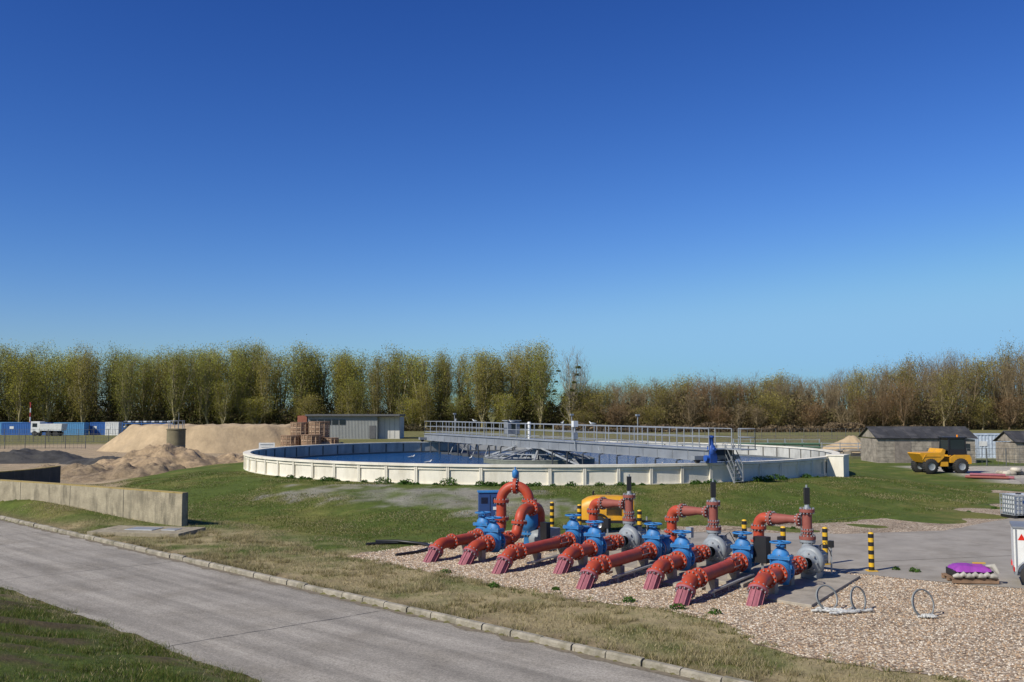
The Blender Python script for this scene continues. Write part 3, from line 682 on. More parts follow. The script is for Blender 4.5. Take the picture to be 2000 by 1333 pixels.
w2=[]
for k in range(17):
    t_=k/16; a=math.radians(-52+60*t_); w2.append((-42.6+14*math.cos(a)-.0,61.6+13.5*math.sin(a)))
wallpath('concrete_wall',w2,-.2,1.42,.28,[M_shadec,M_lich,M_joint])
mb=MB(); mb.box((0,0,.02),(3.9,2.2,.16),0); mb.box((-.2,.1,.11),(1.2,.9,.03),1); mb.box((1.0,.1,.108),(.6,.6,.02),1)
mb.obj('concrete_slab',[M_old,M_galv],None,(-14.6,40.3,.05),-.18,.02)

# ------------------------------------------------------------------ heaps
def heap(name,cx,cy,rx,ry,h,flat,seed,m,rz=0,rough=.25):
    nr,na=44,120; vs=[]
    for i in range(nr+1):
        for j in range(na):
            r=i/nr; a=2*math.pi*j/na; ca,sa=math.cos(a),math.sin(a)
            wob=1+.16*noise.noise((ca*1.3+seed,sa*1.3,seed))+.07*noise.noise((ca*4,sa*4,seed))
            lx=rx*r*ca*wob; ly=ry*r*sa*wob
            prof=min(1,(1-r)/(1-flat)) if r>flat else 1; prof=prof if prof<.94 else .94+(prof-.94)*.5
            z=h*prof+rough*prof**.4*(noise.fractal((lx*.5+seed,ly*.5,seed),1,2.1,6))*(1 if r<.98 else .2)-.05*(r>.97)
            z+=.16*rough*abs(noise.noise((lx*2.3,ly*2.3,seed)))*(r<.97)
            X_=lx*math.cos(rz)-ly*math.sin(rz); Y_=lx*math.sin(rz)+ly*math.cos(rz)
            vs.append((cx+X_,cy+Y_,z-.06))
    fs=[(i*na+j,(i+1)*na+j,(i+1)*na+(j+1)%na,i*na+(j+1)%na) for i in range(nr) for j in range(na)]
    mb=MB(); mb.add(vs,fs,0,True); return mb.obj(name,m)
M_sand=mat('sand_mat',(.41,.305,.18),.95,var=.2,scale=.5,bump=1,bscale=3,dirt=(.27,.20,.12),dscale=.6,damt=.75)
M_spoil=mat('spoil_mat',(.33,.235,.135),.95,var=.4,scale=1.6,bump=1,bscale=6,dirt=(.17,.125,.075),dscale=1.1,damt=1)
M_spoild=mat('brown_spoil_mat',(.20,.145,.085),.95,var=.45,scale=2.2,bump=1,bscale=7,dirt=(.33,.25,.15),dscale=1.8,damt=.7)
M_tarm=mat('dark_planings_mat',(.05,.047,.042),.95,var=.4,scale=1,bump=1,bscale=4)
heap('sand_heap',-36,122,13.5,7,3.2,.70,1.0,M_sand,0,.3)
heap('sand_heap',-22.6,119,4.5,4,1.7,.2,5.0,M_sand,0,.5)
heap('spoil_heap',-28.0,80,7.4,5.5,1.85,.14,2.0,M_spoil,0,.75)
heap('spoil_heap',-22.4,81.5,5.6,4.6,1.15,.2,8.0,M_spoil,0,.6)
heap('spoil_heap',-25.8,71.5,5.6,3.4,.95,.3,3.0,M_spoild,.2,.7)
heap('spoil_heap',-32.5,75.5,5.6,3.6,.8,.2,11.0,M_spoild,0,.6)
heap('dark_planings_heap',-49,97,10,5,.9,.5,4.0,M_tarm,0,.4)
heap('dark_planings_heap',-36,93,6,3,.55,.5,14.0,M_tarm,0,.3)
heap('sand_heap',39.8,118,3.6,2.5,1.9,.1,6.0,M_sand,0,.3)
mb=MB(); mb.cyl((0,0,0),(0,0,3.2),.82,seg=28,mi=0); mb.torus((0,0,3.2),.82,.06,mi=0); mb.torus((0,0,1.7),.83,.02,mi=1)
for a in range(6):
    an=a*math.pi/3; mb.cyl((.7*math.cos(an),.7*math.sin(an),3.2),(.7*math.cos(an),.7*math.sin(an),4.0),.03,seg=6,mi=1)
mb.torus((0,0,3.95),.7,.03,mi=1,rs=6); mb.torus((0,0,3.6),.7,.02,mi=1,rs=6); mb.cyl((.2,0,3.2),(.2,0,4.7),.02,mi=1,seg=6)
mb.obj('concrete_chamber',[mat('chamber_concrete',(.17,.145,.085),.95,var=.3,scale=1.5),M_girder],None,(-30.4,90.5,0))

# ------------------------------------------------------------------ stacked drums
M_wood=mat('weathered_wood',(.24,.15,.09),.9,var=.35,scale=2)
M_slat=mat('drum_slat',(.34,.235,.15),.9,var=.4,scale=3)
def drum(x,y,z,r,h,i):
    mb=MB(); n=max(4,int(h/.25))
    for k in range(n): 
        rr=r*(1+.05*noise.noise((x,k,1))); mb.cyl((.04*math.sin(k*2+i),0,h*k/n+.02),(.04*math.sin(k*2+i),0,h*(k+1)/n-.03),rr,seg=24,mi=k%2)
    for k in range(14):
        a=2*math.pi*k/14; mb.beam((math.cos(a)*r*1.02,math.sin(a)*r*1.02,0),(math.cos(a)*r*1.02,math.sin(a)*r*1.02,h-.05),.09,.05,1)
    mb.cyl((0,0,h-.06),(0,0,h),r*1.06,seg=24,mi=0); mb.cyl((0,0,h*.5-.04),(0,0,h*.5+.04),r*1.06,seg=24,mi=0)
    mb.obj('cable_drum_stack',[M_wood,M_slat],None,(x,y,z))
for i,(x,y,z,r,h) in enumerate(((-25.9,117,0,1.1,2.0),(-23.4,116.5,0,1.1,2.1),(-25.3,119.6,0,1.15,3.5),(-23.0,119.2,0,1.2,3.6),(-21.4,118,0,.9,1.7))): drum(x,y,z,r,h,i)
mb=MB(); mb.box((0,0,1.15),(1.5,.05,.65),0); mb.beam((-.6,.05,0),(-.6,.05,1.5),.07,.07,1); mb.beam((.6,.05,0),(.6,.05,1.5),.07,.07,1); mb.box((0,-.03,1.3),(1.2,.01,.1),1); mb.box((0,-.03,1.05),(1.0,.01,.05),1)
mb.obj('notice_board',[M_white,M_galv],None,(-23.4,95.5,.35),.1)

# ------------------------------------------------------------------ grey flat-roofed building
M_clad=mat('grey_cladding',(.31,.315,.29),.7,var=.1,scale=.5,dirt=(.22,.22,.2),dscale=.6)
M_clad2=mat('pale_cladding',(.55,.53,.47),.7,var=.08,scale=.5)
M_brick=mat('red_brick',(.28,.10,.06),.9,var=.25,scale=4)
M_roof=mat('roof_fascia',(.10,.10,.10),.8)
bd=empty('flat_roofed_building',(-25.2,172,0),0)
def child(mb,name,mats,p=bd,**k): return mb.obj(name,mats,p,**k)
mb=MB(); mb.box((-4.0,4,1.95),(12,8,3.9),0)
for k in range(48): mb.box((-9.8+k*.25,-.03,1.95),(.09,.06,3.6),0)
child(mb,'walls',[M_clad])
mb=MB(); mb.box((3.9,4.6,1.9),(3.7,6.8,3.8),0); 
for k in range(5): mb.box((2.3+k*.85,1.18,1.9),(.06,.05,3.5),1)
child(mb,'side_wing',[M_clad2,M_clad])
mb=MB(); mb.box((-2.2,4,4.08),(16.2,9.2,.3),0); child(mb,'roof',[M_roof])
mb=MB()
for k in(0,1,2,3,4): mb.box((-9.0+k*1.25,-.09,2.9),(1.05,.06,.85),0); 
mb.box((-8.6,-.08,1.2),(1.0,.05,2.1),1); mb.box((1.2,-.08,1.2),(1.1,.05,2.2),1)
child(mb,'windows',[M_glass,M_roof])
mb=MB(); mb.box((-10.9,2.5,2.0),(1.6,5.4,4.0),0); child(mb,'brick_end_wall',[M_brick])

# ------------------------------------------------------------------ containers etc, far left
cb=mat('container_blue',(.03,.12,.36),.5,var=.1); cb2=mat('container_pale_blue',(.10,.28,.48),.5,var=.1); cg=mat('container_dark',(.05,.07,.10),.6,var=.2)
def container(x,y,L,m,rz=0,h=2.5,nm='shipping_container'):
    mb=MB(); mb.box((0,0,h/2),(L,2.4,h),0)
    for k in range(int(L/.35)): mb.box((-L/2+.25+k*.35,-1.22,h/2),(.15,.05,h-.35),0)
    for sx in(-1,1): mb.box((sx*(L/2-.06),-1.225,h/2),(.16,.09,h+.02),1)
    mb.box((0,-1.225,h-.06),(L,.08,.14),1); mb.box((0,-1.225,.08),(L,.08,.16),1)
    mb.box((-L*.28,-1.26,1.5),(.8,.02,.5),2)
    return mb.obj(nm,[m,m,M_white],None,(x,y,0),rz)
container(-97,200,9,cb); container(-88.2,200,6,cb2,.02); container(-83,203,4.5,cb); container(-104,205,8,cb2)
container(-79.2,199,2.6,M_white,0,2.6,'site_cabin')
mb=MB(); mb.box((-1.6,0,1.75),(1.7,2.2,2.1),0); mb.box((-2.46,0,2.1),(.04,1.9,.8),2); mb.box((-1.7,-1.12,2.1),(.9,.03,.7),2); mb.box((1.4,0,1.7),(4,2.3,1.3),0,None,1.08); mb.box((.2,0,.85),(5.2,1,.25),1)
for x in(-1.7,.9,2.3): 
    for y in(-1,1): mb.cyl((x,y-.15,.5),(x,y+.15,.5),.5,mi=1)
mb.obj('tipper_lorry',[M_white,M_rub,M_glass],None,(-89.5,192,0),0,.05)
mb=MB()
for k in range(6):
    for y in(-.6,.6): mb.beam((k*1.9,y,0),(k*1.9,y,2.6),.1,.1,0)
for z in(.3,1.3,2.3):
    mb.beam((0,-.6,z),(9.5,-.6,z),.08,.12,0); mb.beam((0,.6,z),(9.5,.6,z),.08,.12,0)
    for k in range(12): mb.cyl((k*.78+.1,0,z+.3),(k*.78+.72,0,z+.3),.24,mi=1+(k+int(z))%2)
mb.obj('storage_rack',[cb,cg,M_galv],None,(-77,198,0))
mb=MB()
for k in range(7): mb.cyl((0,0,k*.9),(0,0,(k+1)*.9),.11,mi=k%2,seg=10)
mb.cyl((0,0,6.3),(0,0,6.5),.18,mi=0)
mb.obj('marker_mast',[mat('mast_red',(.45,.05,.04),.5),M_white],None,(-96.5,200,0))

# ------------------------------------------------------------------ fences
M_fence=mat('fence_steel',(.10,.105,.10),.7); M_fw=mat('fence_timber',(.17,.14,.10),.9,var=.3)
def fence(name,p0,p1,h,sp,m,kind='mesh'):
    mb=MB(); p0=Vector((*p0,0));p1=Vector((*p1,0)); L=(p1-p0).length;n=int(L/sp)
    for i in range(n+1):
        p=p0.lerp(p1,i/n); mb.cyl(p,p+up*h,.05,seg=5)
    if kind=='mesh':
        for z in(.1,h*.35,h*.65,h-.05): mb.beam(p0+up*z,p1+up*z,.03,.03)
        k=int(L/.5)
        for i in range(k): p=p0.lerp(p1,i/k); mb.beam(p,p+up*(h-.05),.02,.02)
    else:
        for z in(.35,.75,1.1): mb.beam(p0+up*z,p1+up*z,.04,.09)
    return mb.obj(name,m)
fence('palisade_fence',(-95,160),(-45,152),2.0,2.5,M_fence)
fence('palisade_fence',(-55,129),(-80,127),1.8,2.5,M_fence)
fence('post_and_rail_fence',(5,150),(75,146),1.3,2.2,M_fw,'rail')
fence('palisade_fence',(-12,165),(80,175),1.8,2.5,M_fence)
fence('post_and_rail_fence',(24,118),(64,112),1.2,2.0,M_galv,'rail')
fence('mesh_fence',(36.5,88),(60,90),1.6,1.8,M_fence)
mb=MB(); gm=mat('green_pipe',(.06,.12,.07),.6)
for z in(.6,1.0,1.35): mb.cyl((0,0,z),(9,0,z),.13,mi=0)
for k in range(6): mb.beam((k*1.8,.2,0),(k*1.8,.2,1.9),.1,.1,1)
mb.beam((0,.2,1.8),(9,.2,1.8),.05,.05,1)
mb.obj('pipe_rack',[gm,M_galv],None,(23.5,106,0),-.05)

# ------------------------------------------------------------------ sheds on the right
M_tim=mat('shed_timber',(.30,.26,.205),.9,var=.4,scale=2,dirt=(.12,.10,.08),dscale=1.6,damt=.8)
M_felt=mat('black_felt_roof',(.04,.04,.042),.8,var=.4,scale=1,dirt=(.12,.11,.1),dscale=1)
M_sdoor=mat('shed_door',(.20,.17,.14),.9,var=.3)
def shed(name,x,y,L,D,he,hr,rz,doors):
    g=empty(name,(x,y,0),rz)
    mb=MB()
    n=int(he/.17)
    for k in range(n):
        mb.box((0,0,k*.17+.085),(L+.03*(k%2),D+.03*(k%2),.165),0)
    mb.add([(-L/2,-D/2,he),(-L/2,D/2,he),(-L/2,0,hr-.05)],[(0,1,2)],0); mb.add([(L/2,-D/2,he),(L/2,D/2,he),(L/2,0,hr-.05)],[(2,1,0)],0)
    mb.obj('timber_walls',[M_tim],g)
    mb=MB(); 
    for sd in(-1,1):
        mb.beam((-L/2-.2,sd*D/4+sd*.08,(he+hr)/2-.0),(L/2+.2,sd*D/4+sd*.08,(he+hr)/2-.0),math.hypot(D/2+.3,hr-he+.1),.05,0,up=(0,sd*(hr-he),D/2))
        for k in range(int(L/.9)): mb.beam((-L/2+.3+k*.9,sd*.05,hr+.05),(-L/2+.3+k*.9,sd*(D/2+.15),he+.02),.05,.05,0)
    mb.obj('roof',[M_felt],g)
    mb=MB()
    for dx,w,h,kind in doors: mb.box((dx,-D/2-.03,h/2 if kind==0 else 1.5),(w,.05,h if kind==0 else .6),kind)
    mb.obj('doors_and_windows',[M_sdoor,M_glass],g)
    return g
shed('timber_shed',38.8,96,9.0,5,2.35,3.3,-.03,[(-2.2,1.5,2.0,0),(1.2,1.5,2.0,0),(3.5,1.0,.6,1)])
shed('timber_shed',50.4,95,7.0,4,2.0,2.9,0,[(-2.2,1.2,1.9,0)])
container(49.4,104,3.6,mat('cabin_white_blue',(.48,.54,.60),.5),0,2.5,'site_cabin')

# ------------------------------------------------------------------ dumper
def wheel(mb,c,r,w,mt=1,mr=0):
    mb.lathe([(r*.5,-w/2),(r*.88,-w/2),(r,-w*.32),(r,w*.32),(r*.88,w/2),(r*.5,w/2)],c,(0,1,0),28,mt)
    mb.lathe([(0,-w*.3),(r*.3,-w*.36),(r*.5,-w*.42),(r*.52,-w*.5)],c,(0,1,0),20,mr); mb.lathe([(0,w*.3),(r*.3,w*.36),(r*.5,w*.42),(r*.52,w*.5)],c,(0,1,0),20,mr)
    for k in range(22):
        a=2*math.pi*k/22; M=Matrix.Rotation(-a,3,'Y'); mb.box(Vector(c)+M@Vector((r,0,0)),(.06,w*.8,.07),mt,M)
dg=empty('site_dumper',(33.6,78.5,.0),.12)
mb=MB()
def prism(mb,prof,y0,y1,mi,ins=0):
    n=len(prof); vs=[(x,y0,z) for x,z in prof]+[(x,y1,z) for x,z in prof]
    mb.add(vs,[tuple(range(n)),tuple(reversed(range(n,2*n)))]+[(i,i+n,(i+1)%n+n,(i+1)%n) for i in range(n)],mi)
prism(mb,[(-2.25,1.55),(-1.75,.85),(-.7,.85),(-.25,1.25),(-.1,1.85),(-.35,1.95),(-.55,1.65),(-2.2,1.62)],-.95,.95,0)
mb.box((-1.25,-.97,1.35),(1.4,.05,.06),0); mb.box((-1.9,-.97,1.3),(.06,.05,.5),0,Matrix.Rotation(.6,3,'Y'))
mb.obj('skip',[M_deepy],dg,bevel=.03)
mb=MB(); mb.box((-.9,0,.65),(1.6,.7,.25),1); mb.box((.9,0,.7),(2.1,.8,.3),1)
prism(mb,[(.35,.85),(.35,1.25),(.75,1.45),(1.95,1.45),(2.1,1.2),(2.1,.75),(1.5,.75),(1.4,1.0),(.9,1.05),(.6,.85)],-.8,.8,0)
for x in(-1.35,1.15):
    for y in(-.85,.85): wheel(mb,(x,y,.58),.58,.42,2,3)
mb.box((-.2,-.75,.75),(.6,.3,.35),0)
mb.obj('chassis',[M_deepy,M_black,M_rub,M_grey],dg)
mb=MB()
for x,y in((.3,-.65),(.3,.65),(1.75,-.65),(1.75,.65)): mb.beam((x,y,1.4),(x+(.08 if x<1 else -.05),y*.92,2.75),.09,.09,0)
mb.box((1.03,0,2.78),(1.65,1.35,.1),0); mb.box((1.03,-.62,1.65),(1.35,.05,.45),0); mb.box((1.03,.62,1.65),(1.35,.05,.45),0); mb.box((1.75,0,1.75),(.06,1.2,.6),0)
mb.box((1.03,-.6,2.3),(1.3,.02,.85),1); mb.box((.36,0,2.25),(.02,1.2,.95),1); mb.box((1.72,0,2.3),(.02,1.2,.8),1)
mb.box((1.2,0,1.7),(.5,.5,.6),0); mb.cyl((1.2,-.4,2.83),(1.2,-.4,3.0),.07,mi=2)
mb.cyl((1.95,.5,1.4),(1.95,.5,2.4),.05,mi=0)
mb.box((2.12,0,1.0),(.06,1.2,.3),3)
mb.obj('cab',[M_black,M_glass,mat('beacon_amber',(.8,.25,.01),.3),M_white],dg)
mb=MB()
for k in range(5): mb.cyl((-1.5+.3*(k%3),k*.26,.11),(1.3+.35*(k%2),k*.26+.1,.11),.09,mi=k%2)
for k in range(2): mb.cyl((-1.2,.2+k*.28,.28),(1.1,.3+k*.28,.28),.09,mi=1)
mb.obj('stacked_pipes',[M_dred,M_pink],None,(34.0,71.6,.02),-.5)
mb=MB()
for k in range(14):
    x,y,z=random.uniform(-1.2,1.2),random.uniform(-.6,.6),random.choice((.15,.15,.42)); mb.lathe([(0,-.18),(.3,-.14),(.38,0),(.3,.14),(0,.18)],(x,y,z),(0,0,1),12,k%2,True,1,.7)
mb.obj('sack_pile',[mat('sack_cloth',(.5,.45,.36),.9,var=.3),M_pad],None,(38.6,76.5,0))
mb=MB()
for k in range(16):
    mb.box((random.uniform(-2.5,2.5),random.uniform(-.5,.5),random.uniform(.1,.7)),(random.uniform(.5,1.4),.5,random.uniform(.1,.3)),k%3)
mb.obj('timber_stack',[M_felt,M_fw,M_pad],None,(34.5,103,0))

# ------------------------------------------------------------------ IBC tote
M_ibc=mat('ibc_plastic',(.62,.63,.61),.4,var=.05)
mb=MB(); mb.box((0,0,.62),(1.02,.92,.86),0); mb.cyl((0,0,1.04),(0,0,1.1),.12,mi=1)
for z in(.25,.45,.65,.85,1.05):
    for s_ in(-1,1):
        mb.beam((-.57,s_*.51,z),(.57,s_*.51,z),.025,.025,2); mb.beam((s_*.56,-.51,z),(s_*.56,.51,z),.025,.025,2)
for k in range(7):
    x=-.56+k*1.12/6
    for s_ in(-1,1): mb.beam((x,s_*.52,.15),(x,s_*.52,1.07),.025,.025,2)
    y=-.5+k/6
    for s_ in(-1,1): mb.beam((s_*.57,y,.15),(s_*.57,y,1.07),.025,.025,2)
mb.box((0,0,.15),(1.2,1.0,.03),2)
for x in(-.5,0,.5): mb.box((x,0,.07),(.14,1.0,.12),1)
mb.box((0,-.53,.7),(.42,.01,.34),2); mb.box((-.12,-.537,.74),(.12,.008,.14),3); mb.box((.35,-.535,.35),(.2,.01,.15),3)
mb.obj('ibc_tank',[M_ibc,M_black,M_galv,M_dblue],None,(23.2,46.0,.022),.15)
# white box trailer at right edge
tg=MB()
tg.box((1.3,.8,1.0),(2.6,1.5,1.2),0); tg.box((1.3,.8,.36),(2.6,1.5,.10),1); tg.box((1.3,.8,1.63),(2.66,1.56,.05),1)
for s_ in(-.02,1.62): 
    tg.lathe([(.12,-.11),(.27,-.11),(.32,-.06),(.32,.06),(.27,.11),(.12,.11)],(.45,s_,.32),(0,1,0),24,2); tg.lathe([(0,-.08),(.12,-.09),(.13,-.11)],(.45,s_,.32),(0,1,0),16,3)
    tg.torus((.45,s_,.34),.4,.03,(0,1,0),14,1,6,-1.5,1.5)
tg.box((-.012,.2,.48),(.03,.35,.12),4); tg.box((-.012,1.4,.48),(.03,.35,.12),4)
tg.add([(.1,.045,1.28),(.3,.045,1.28),(.2,.045,1.46)],[(0,1,2)],4)
for k in range(4): tg.box((.06+k*.8,.042,1.0),(.04,.02,1.15),1)
tg.obj('box_trailer',[M_white,M_girder,M_rub,M_steel,mat('reflector_red',(.6,.02,.01),.3)],None,(13.95,28.0,.022),-.42)
# pallet with purple sheeting and bags
mb=MB()
for k in range(7): mb.box((0,-.45+k*.15,.13),(1.25,.1,.025),0)
for y in(-.45,0,.45): mb.box((0,y,.06),(1.25,.1,.09),0)
mb.box((0,0,.25),(1.05,.8,.18),2)
n=14; vs=[]
for j in range(n+1):
    for i in range(n+1):
        x=-.52+1.04*i/n; y=-.42+.84*j/n; e_=max(abs(x)/.52,abs(y)/.42); vs.append((x*(1+.04*noise.noise((x*5,y*5,9))),y,.46-.14*max(0,e_-.75)*4+.04*noise.noise((x*6,y*6,2))))
mb.add(vs,[(j*(n+1)+i,j*(n+1)+i+1,(j+1)*(n+1)+i+1,(j+1)*(n+1)+i) for j in range(n) for i in range(n)],1,True)
for k in range(7):
    x=-.5+k*.16; mb.sweep([(x-.12,-.5,.2),(x,-.53,.24+.04*(k%2)),(x+.14,-.5,.19)],[.04,.075,.03],8,3)
mb.sweep([(.35,-.3,.48),(.5,-.45,.5),(.62,-.5,.3)],[.03,.08,.05],8,3); mb.box((.3,.1,.5),(.35,.06,.03),4)
mb.obj('pallet_of_materials',[M_wood,mat('purple_sheet',(.28,.05,.33),.5,var=.15),M_black,mat('pale_bag',(.36,.34,.29),.8,var=.25),M_yel],None,(13.1,28.9,.03),-.1)
# grey hoops with white wrapping
M_hoop=mat('grey_hose',(.20,.215,.21),.5); M_wrap=mat('white_wrap',(.50,.50,.47),.6,var=.25,scale=9,bump=.6,bscale=20,dirt=(.22,.2,.17),dscale=6)
def wrap(mb,cx,cy,L,rz,mi=1):
    n=17; pts=[];rs=[]
    for k in range(n):
        t=k/(n-1)-.5; pts.append((cx+math.cos(rz)*t*L+.03*noise.noise((k*1.7,cx,0)),cy+math.sin(rz)*t*L+.06*noise.noise((k*.9,cy,4)),.045+.03*noise.noise((k*.9,cx,cy)))); rs.append(.028+.03*abs(noise.noise((k*1.1,cx*3,1))))
    rs[0]=rs[-1]=.01; mb.sweep(pts,rs,7,mi)
def coil(x,y,hoops,wraps):
    mb=MB()
    for hx,hy,R,tilt,az in hoops:
        ax=Vector((math.cos(az)*math.cos(tilt),math.sin(az)*math.cos(tilt),math.sin(tilt)))
        for k in range(2): mb.torus((hx+k*.03,hy+k*.04,R*.93),R-.01*k,.018,ax,34,0,8)
    for w in wraps: wrap(mb,*w)
    mb.obj('hose_hoop',[M_hoop,M_wrap],None,(x,y,.02))
coil(7.9,24.55,[(-.15,.35,.30,.35,-1.2),(.55,.15,.30,.2,-.9)],[(-.35,0,.6,.1),(.1,-.25,.9,.3),(-.1,.15,.7,-.5),(.55,-.05,.7,.2),(.3,.05,.6,1.0),(.0,-.1,.8,-.15)])
coil(9.75,23.9,[(0,.1,.33,.25,-1.15)],[(.0,-.05,.45,.3),(.1,.05,.3,-.3),(.05,-.1,.4,0)])
mb=MB(); mb.sweep([(-5.3,36.6,.05),(-4.6,36.9,.06),(-3.8,37.0,.07),(-3.3,36.6,.06),(-2.9,36.2,.05)],.055,10,0)
mb.sweep([(-3.9,33.9,.05),(-3.3,34.5,.06),(-2.8,35.6,.07),(-3.1,36.5,.07),(-4.2,36.95,.12),(-5.0,36.9,.12)],.055,10,0); mb.obj('black_hose',[M_black])

# ------------------------------------------------------------------ gulls
M_beak=mat('beak',(.5,.25,.03),.5)
def gull(x,y,z,rz,s=1.0):
    mb=MB()
    mb.sweep([(-.24,0,.14),(-.15,0,.15),(-.02,0,.15),(.1,0,.17),(.15,0,.22),(.18,0,.26)],[.015,.055,.08,.065,.04,.038],10,0)
    mb.lathe([(0,-.05),(.035,-.03),(.042,0),(.03,.035),(0,.05)],(.19,0,.28),(1,0,0),10,0); mb.sweep([(.23,0,.275),(.28,0,.265)],[.014,.004],6,2)
    for s_ in(-1,1): mb.sweep([(.07,s_*.06,.18),(-.08,s_*.075,.18),(-.2,s_*.04,.165),(-.33,s_*.01,.16)],[.03,.045,.03,.005],8,1); mb.cyl((0,s_*.03,0),(0,s_*.03,.1),.008,seg=5,mi=2)
    o=mb.obj('gull',[M_white,M_grey,M_beak],None,(x,y,z),rz); o.scale=(s,)*3
for i,(x,y) in enumerate(((-6,72),(-3.2,78),(8.0,66),(10.5,69),(12,64),(-8,80),(4,60),(13.5,75),(-5.5,66))): gull(x,y,1.02,i*1.3,1.1)
for k in(-14,-10,-3,5,9): q=E*k-Fv*.78; gull(TC[0]+q.x,TC[1]+q.y,3.9,k,.9)

# ------------------------------------------------------------------ vegetation
def blades(name,P_,h,w,col,m,lean=.5,parent=None):
    n=len(P_); P_=np.asarray(P_); a=RNG.uniform(0,2*np.pi,n); h=h*RNG.uniform(.5,1.4,n); w=w*RNG.uniform(.6,1.3,n)
    dx,dy=np.cos(a)*w/2,np.sin(a)*w/2; la=RNG.uniform(0,2*np.pi,n); ll=h*lean*RNG.uniform(.1,1.2,n)
    v=np.zeros((n,3,3)); v[:,0]=P_; v[:,1]=P_; v[:,2]=P_
    v[:,0,0]-=dx; v[:,0,1]-=dy; v[:,1,0]+=dx; v[:,1,1]+=dy; v[:,0,2]-=.01; v[:,1,2]-=.01
    v[:,2,0]+=np.cos(la)*ll; v[:,2,1]+=np.sin(la)*ll; v[:,2,2]+=h
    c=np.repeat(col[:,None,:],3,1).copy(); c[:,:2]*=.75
    return fast(name,v.reshape(-1,3),np.arange(3*n).reshape(-1,3),c.reshape(-1,3),[m],parent)
M_blade=attrmat('grass_blade_mat',.8,transl=.3)
def inpoly(x,y,poly):
    c=np.zeros(len(x),bool); n=len(poly); j=n-1
    for i in range(n):
        xi,yi=poly[i];xj,yj=poly[j]; k=((yi>y)!=(yj>y))&(x<(xj-xi)*(y-yi)/((yj-yi) if yj!=yi else 1e-9)+xi); c^=k; j=i
    return c
def inview(x,y): return (np.abs(x)<y*.56+1.5)&(y>8)
def region(n,x0,x1,y0,y1,f):
    x=RNG.uniform(x0,x1,n);y=RNG.uniform(y0,y1,n); k=f(x,y)&inview(x,y); return x[k],y[k]
def grasscol(x,y,dryw,j=.3):
    n=len(x); g=np.array([.092,.135,.022]);d=np.array([.46,.38,.21]); o=np.array([.18,.175,.048])
    r=RNG.uniform(0,1,n); c=np.where((r<dryw)[:,None],d,np.where((r<dryw+.3)[:,None],o,g)); return c*RNG.uniform(1-j,1+j,(n,1))
sof=lambda x,y:x*RN[0]+y*RN[1]
x,y=region(430000,-26,12,14,48,lambda x,y:(sof(x,y)>15.9)&(sof(x,y)<22.5)&~inpoly(x,y,GR))
nz=fbm(x,y,.55,3,5); keep=RNG.uniform(0,1,len(x))<np.clip(.5+nz*1.4,.05,1)*np.clip((sof(x,y)-15.6)/1.2,.25,1); x,y,nz=x[keep],y[keep],nz[keep]
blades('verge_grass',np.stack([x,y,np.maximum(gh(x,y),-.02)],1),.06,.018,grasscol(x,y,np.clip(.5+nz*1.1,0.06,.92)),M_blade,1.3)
x,y=region(300000,-16,2,8,30,lambda x,y:(sof(x,y)<9.95))
nz=fbm(x,y,.9,3,8); nb=fbm(x,y,.16,4,3.1); keep=RNG.uniform(0,1,len(x))<np.clip(.75-nz*1.6-nb*.6,.04,1); x,y,nz=x[keep],y[keep],nz[keep]
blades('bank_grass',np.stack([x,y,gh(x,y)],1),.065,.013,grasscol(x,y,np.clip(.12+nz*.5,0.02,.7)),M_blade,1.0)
x,y=region(620000,-34,38,33,66,lambda x,y:(np.hypot(x-2,y-74)>21.3)&(np.hypot(x-2,y-74)<33)|((sof(x,y)>22.4)&(x<0)&(y<52)&(x*.54+y*.842<28.2)&~inpoly(x,y,GR)&(x>-14))|((sof(x,y)>22.4)&(x<0)&(y<52)&(x>-13.5)&~inpoly(x,y,GR)))
k=~(inpoly(x,y,AP)|inpoly(x,y,GS)|inpoly(x,y,GR)); x,y=x[k],y[k]
nz=fbm(x,y,.35,3,2); px=(x+3.8)/7.5; py=(y-49.3+(x+3.8)*.42)/3.2; k=(RNG.uniform(0,1,len(x))<np.clip(.62+nz*1.2,.05,1))&((np.hypot(px,py)+nz*.5>1.02)|(RNG.uniform(0,1,len(x))<.10)); x,y,nz=x[k],y[k],nz[k]
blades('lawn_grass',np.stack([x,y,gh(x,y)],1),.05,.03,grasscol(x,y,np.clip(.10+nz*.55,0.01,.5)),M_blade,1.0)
def tussocks(name,cs,nb,h,w,dryw):
    XS=[];
    for cx,cy,s_ in cs:
        k=int(nb*s_); r=RNG.normal(size=(k,2))*.11*s_; XS.append(np.stack([cx+r[:,0],cy+r[:,1]],1))
    XS=np.concatenate(XS); x,y=XS[:,0],XS[:,1]; blades(name,np.stack([x,y,np.maximum(gh(x,y),-.09)],1),h,w,grasscol(x,y,np.full(len(x),dryw)),M_blade,1.1)
cs=[]
for k in range(1100):
    u=random.uniform(-40,4); s_=15.95+random.random()**1.5*4.2; p=RD*u+RN*s_
    if inview(np.array([p[0]]),np.array([p[1]]))[0] and not inpoly(np.array([p[0]]),np.array([p[1]]),GR)[0] and noise.noise((p[0]*.4,p[1]*.4,3))>-.15: cs.append((p[0],p[1],random.uniform(.4,1.3)))
tussocks('verge_tussocks',cs,90,.12,.013,.7)
cs=[]
for k in range(500):
    u=random.uniform(-26,0); s_=random.uniform(2,9.9); p=RD*u+RN*s_
    if p[1]>9 and noise.noise((p[0]*.6,p[1]*.6,7))>-.1: cs.append((p[0],p[1],random.uniform(.4,1.2)))
tussocks('bank_tussocks',cs,90,.11,.010,.12)
cs=[]
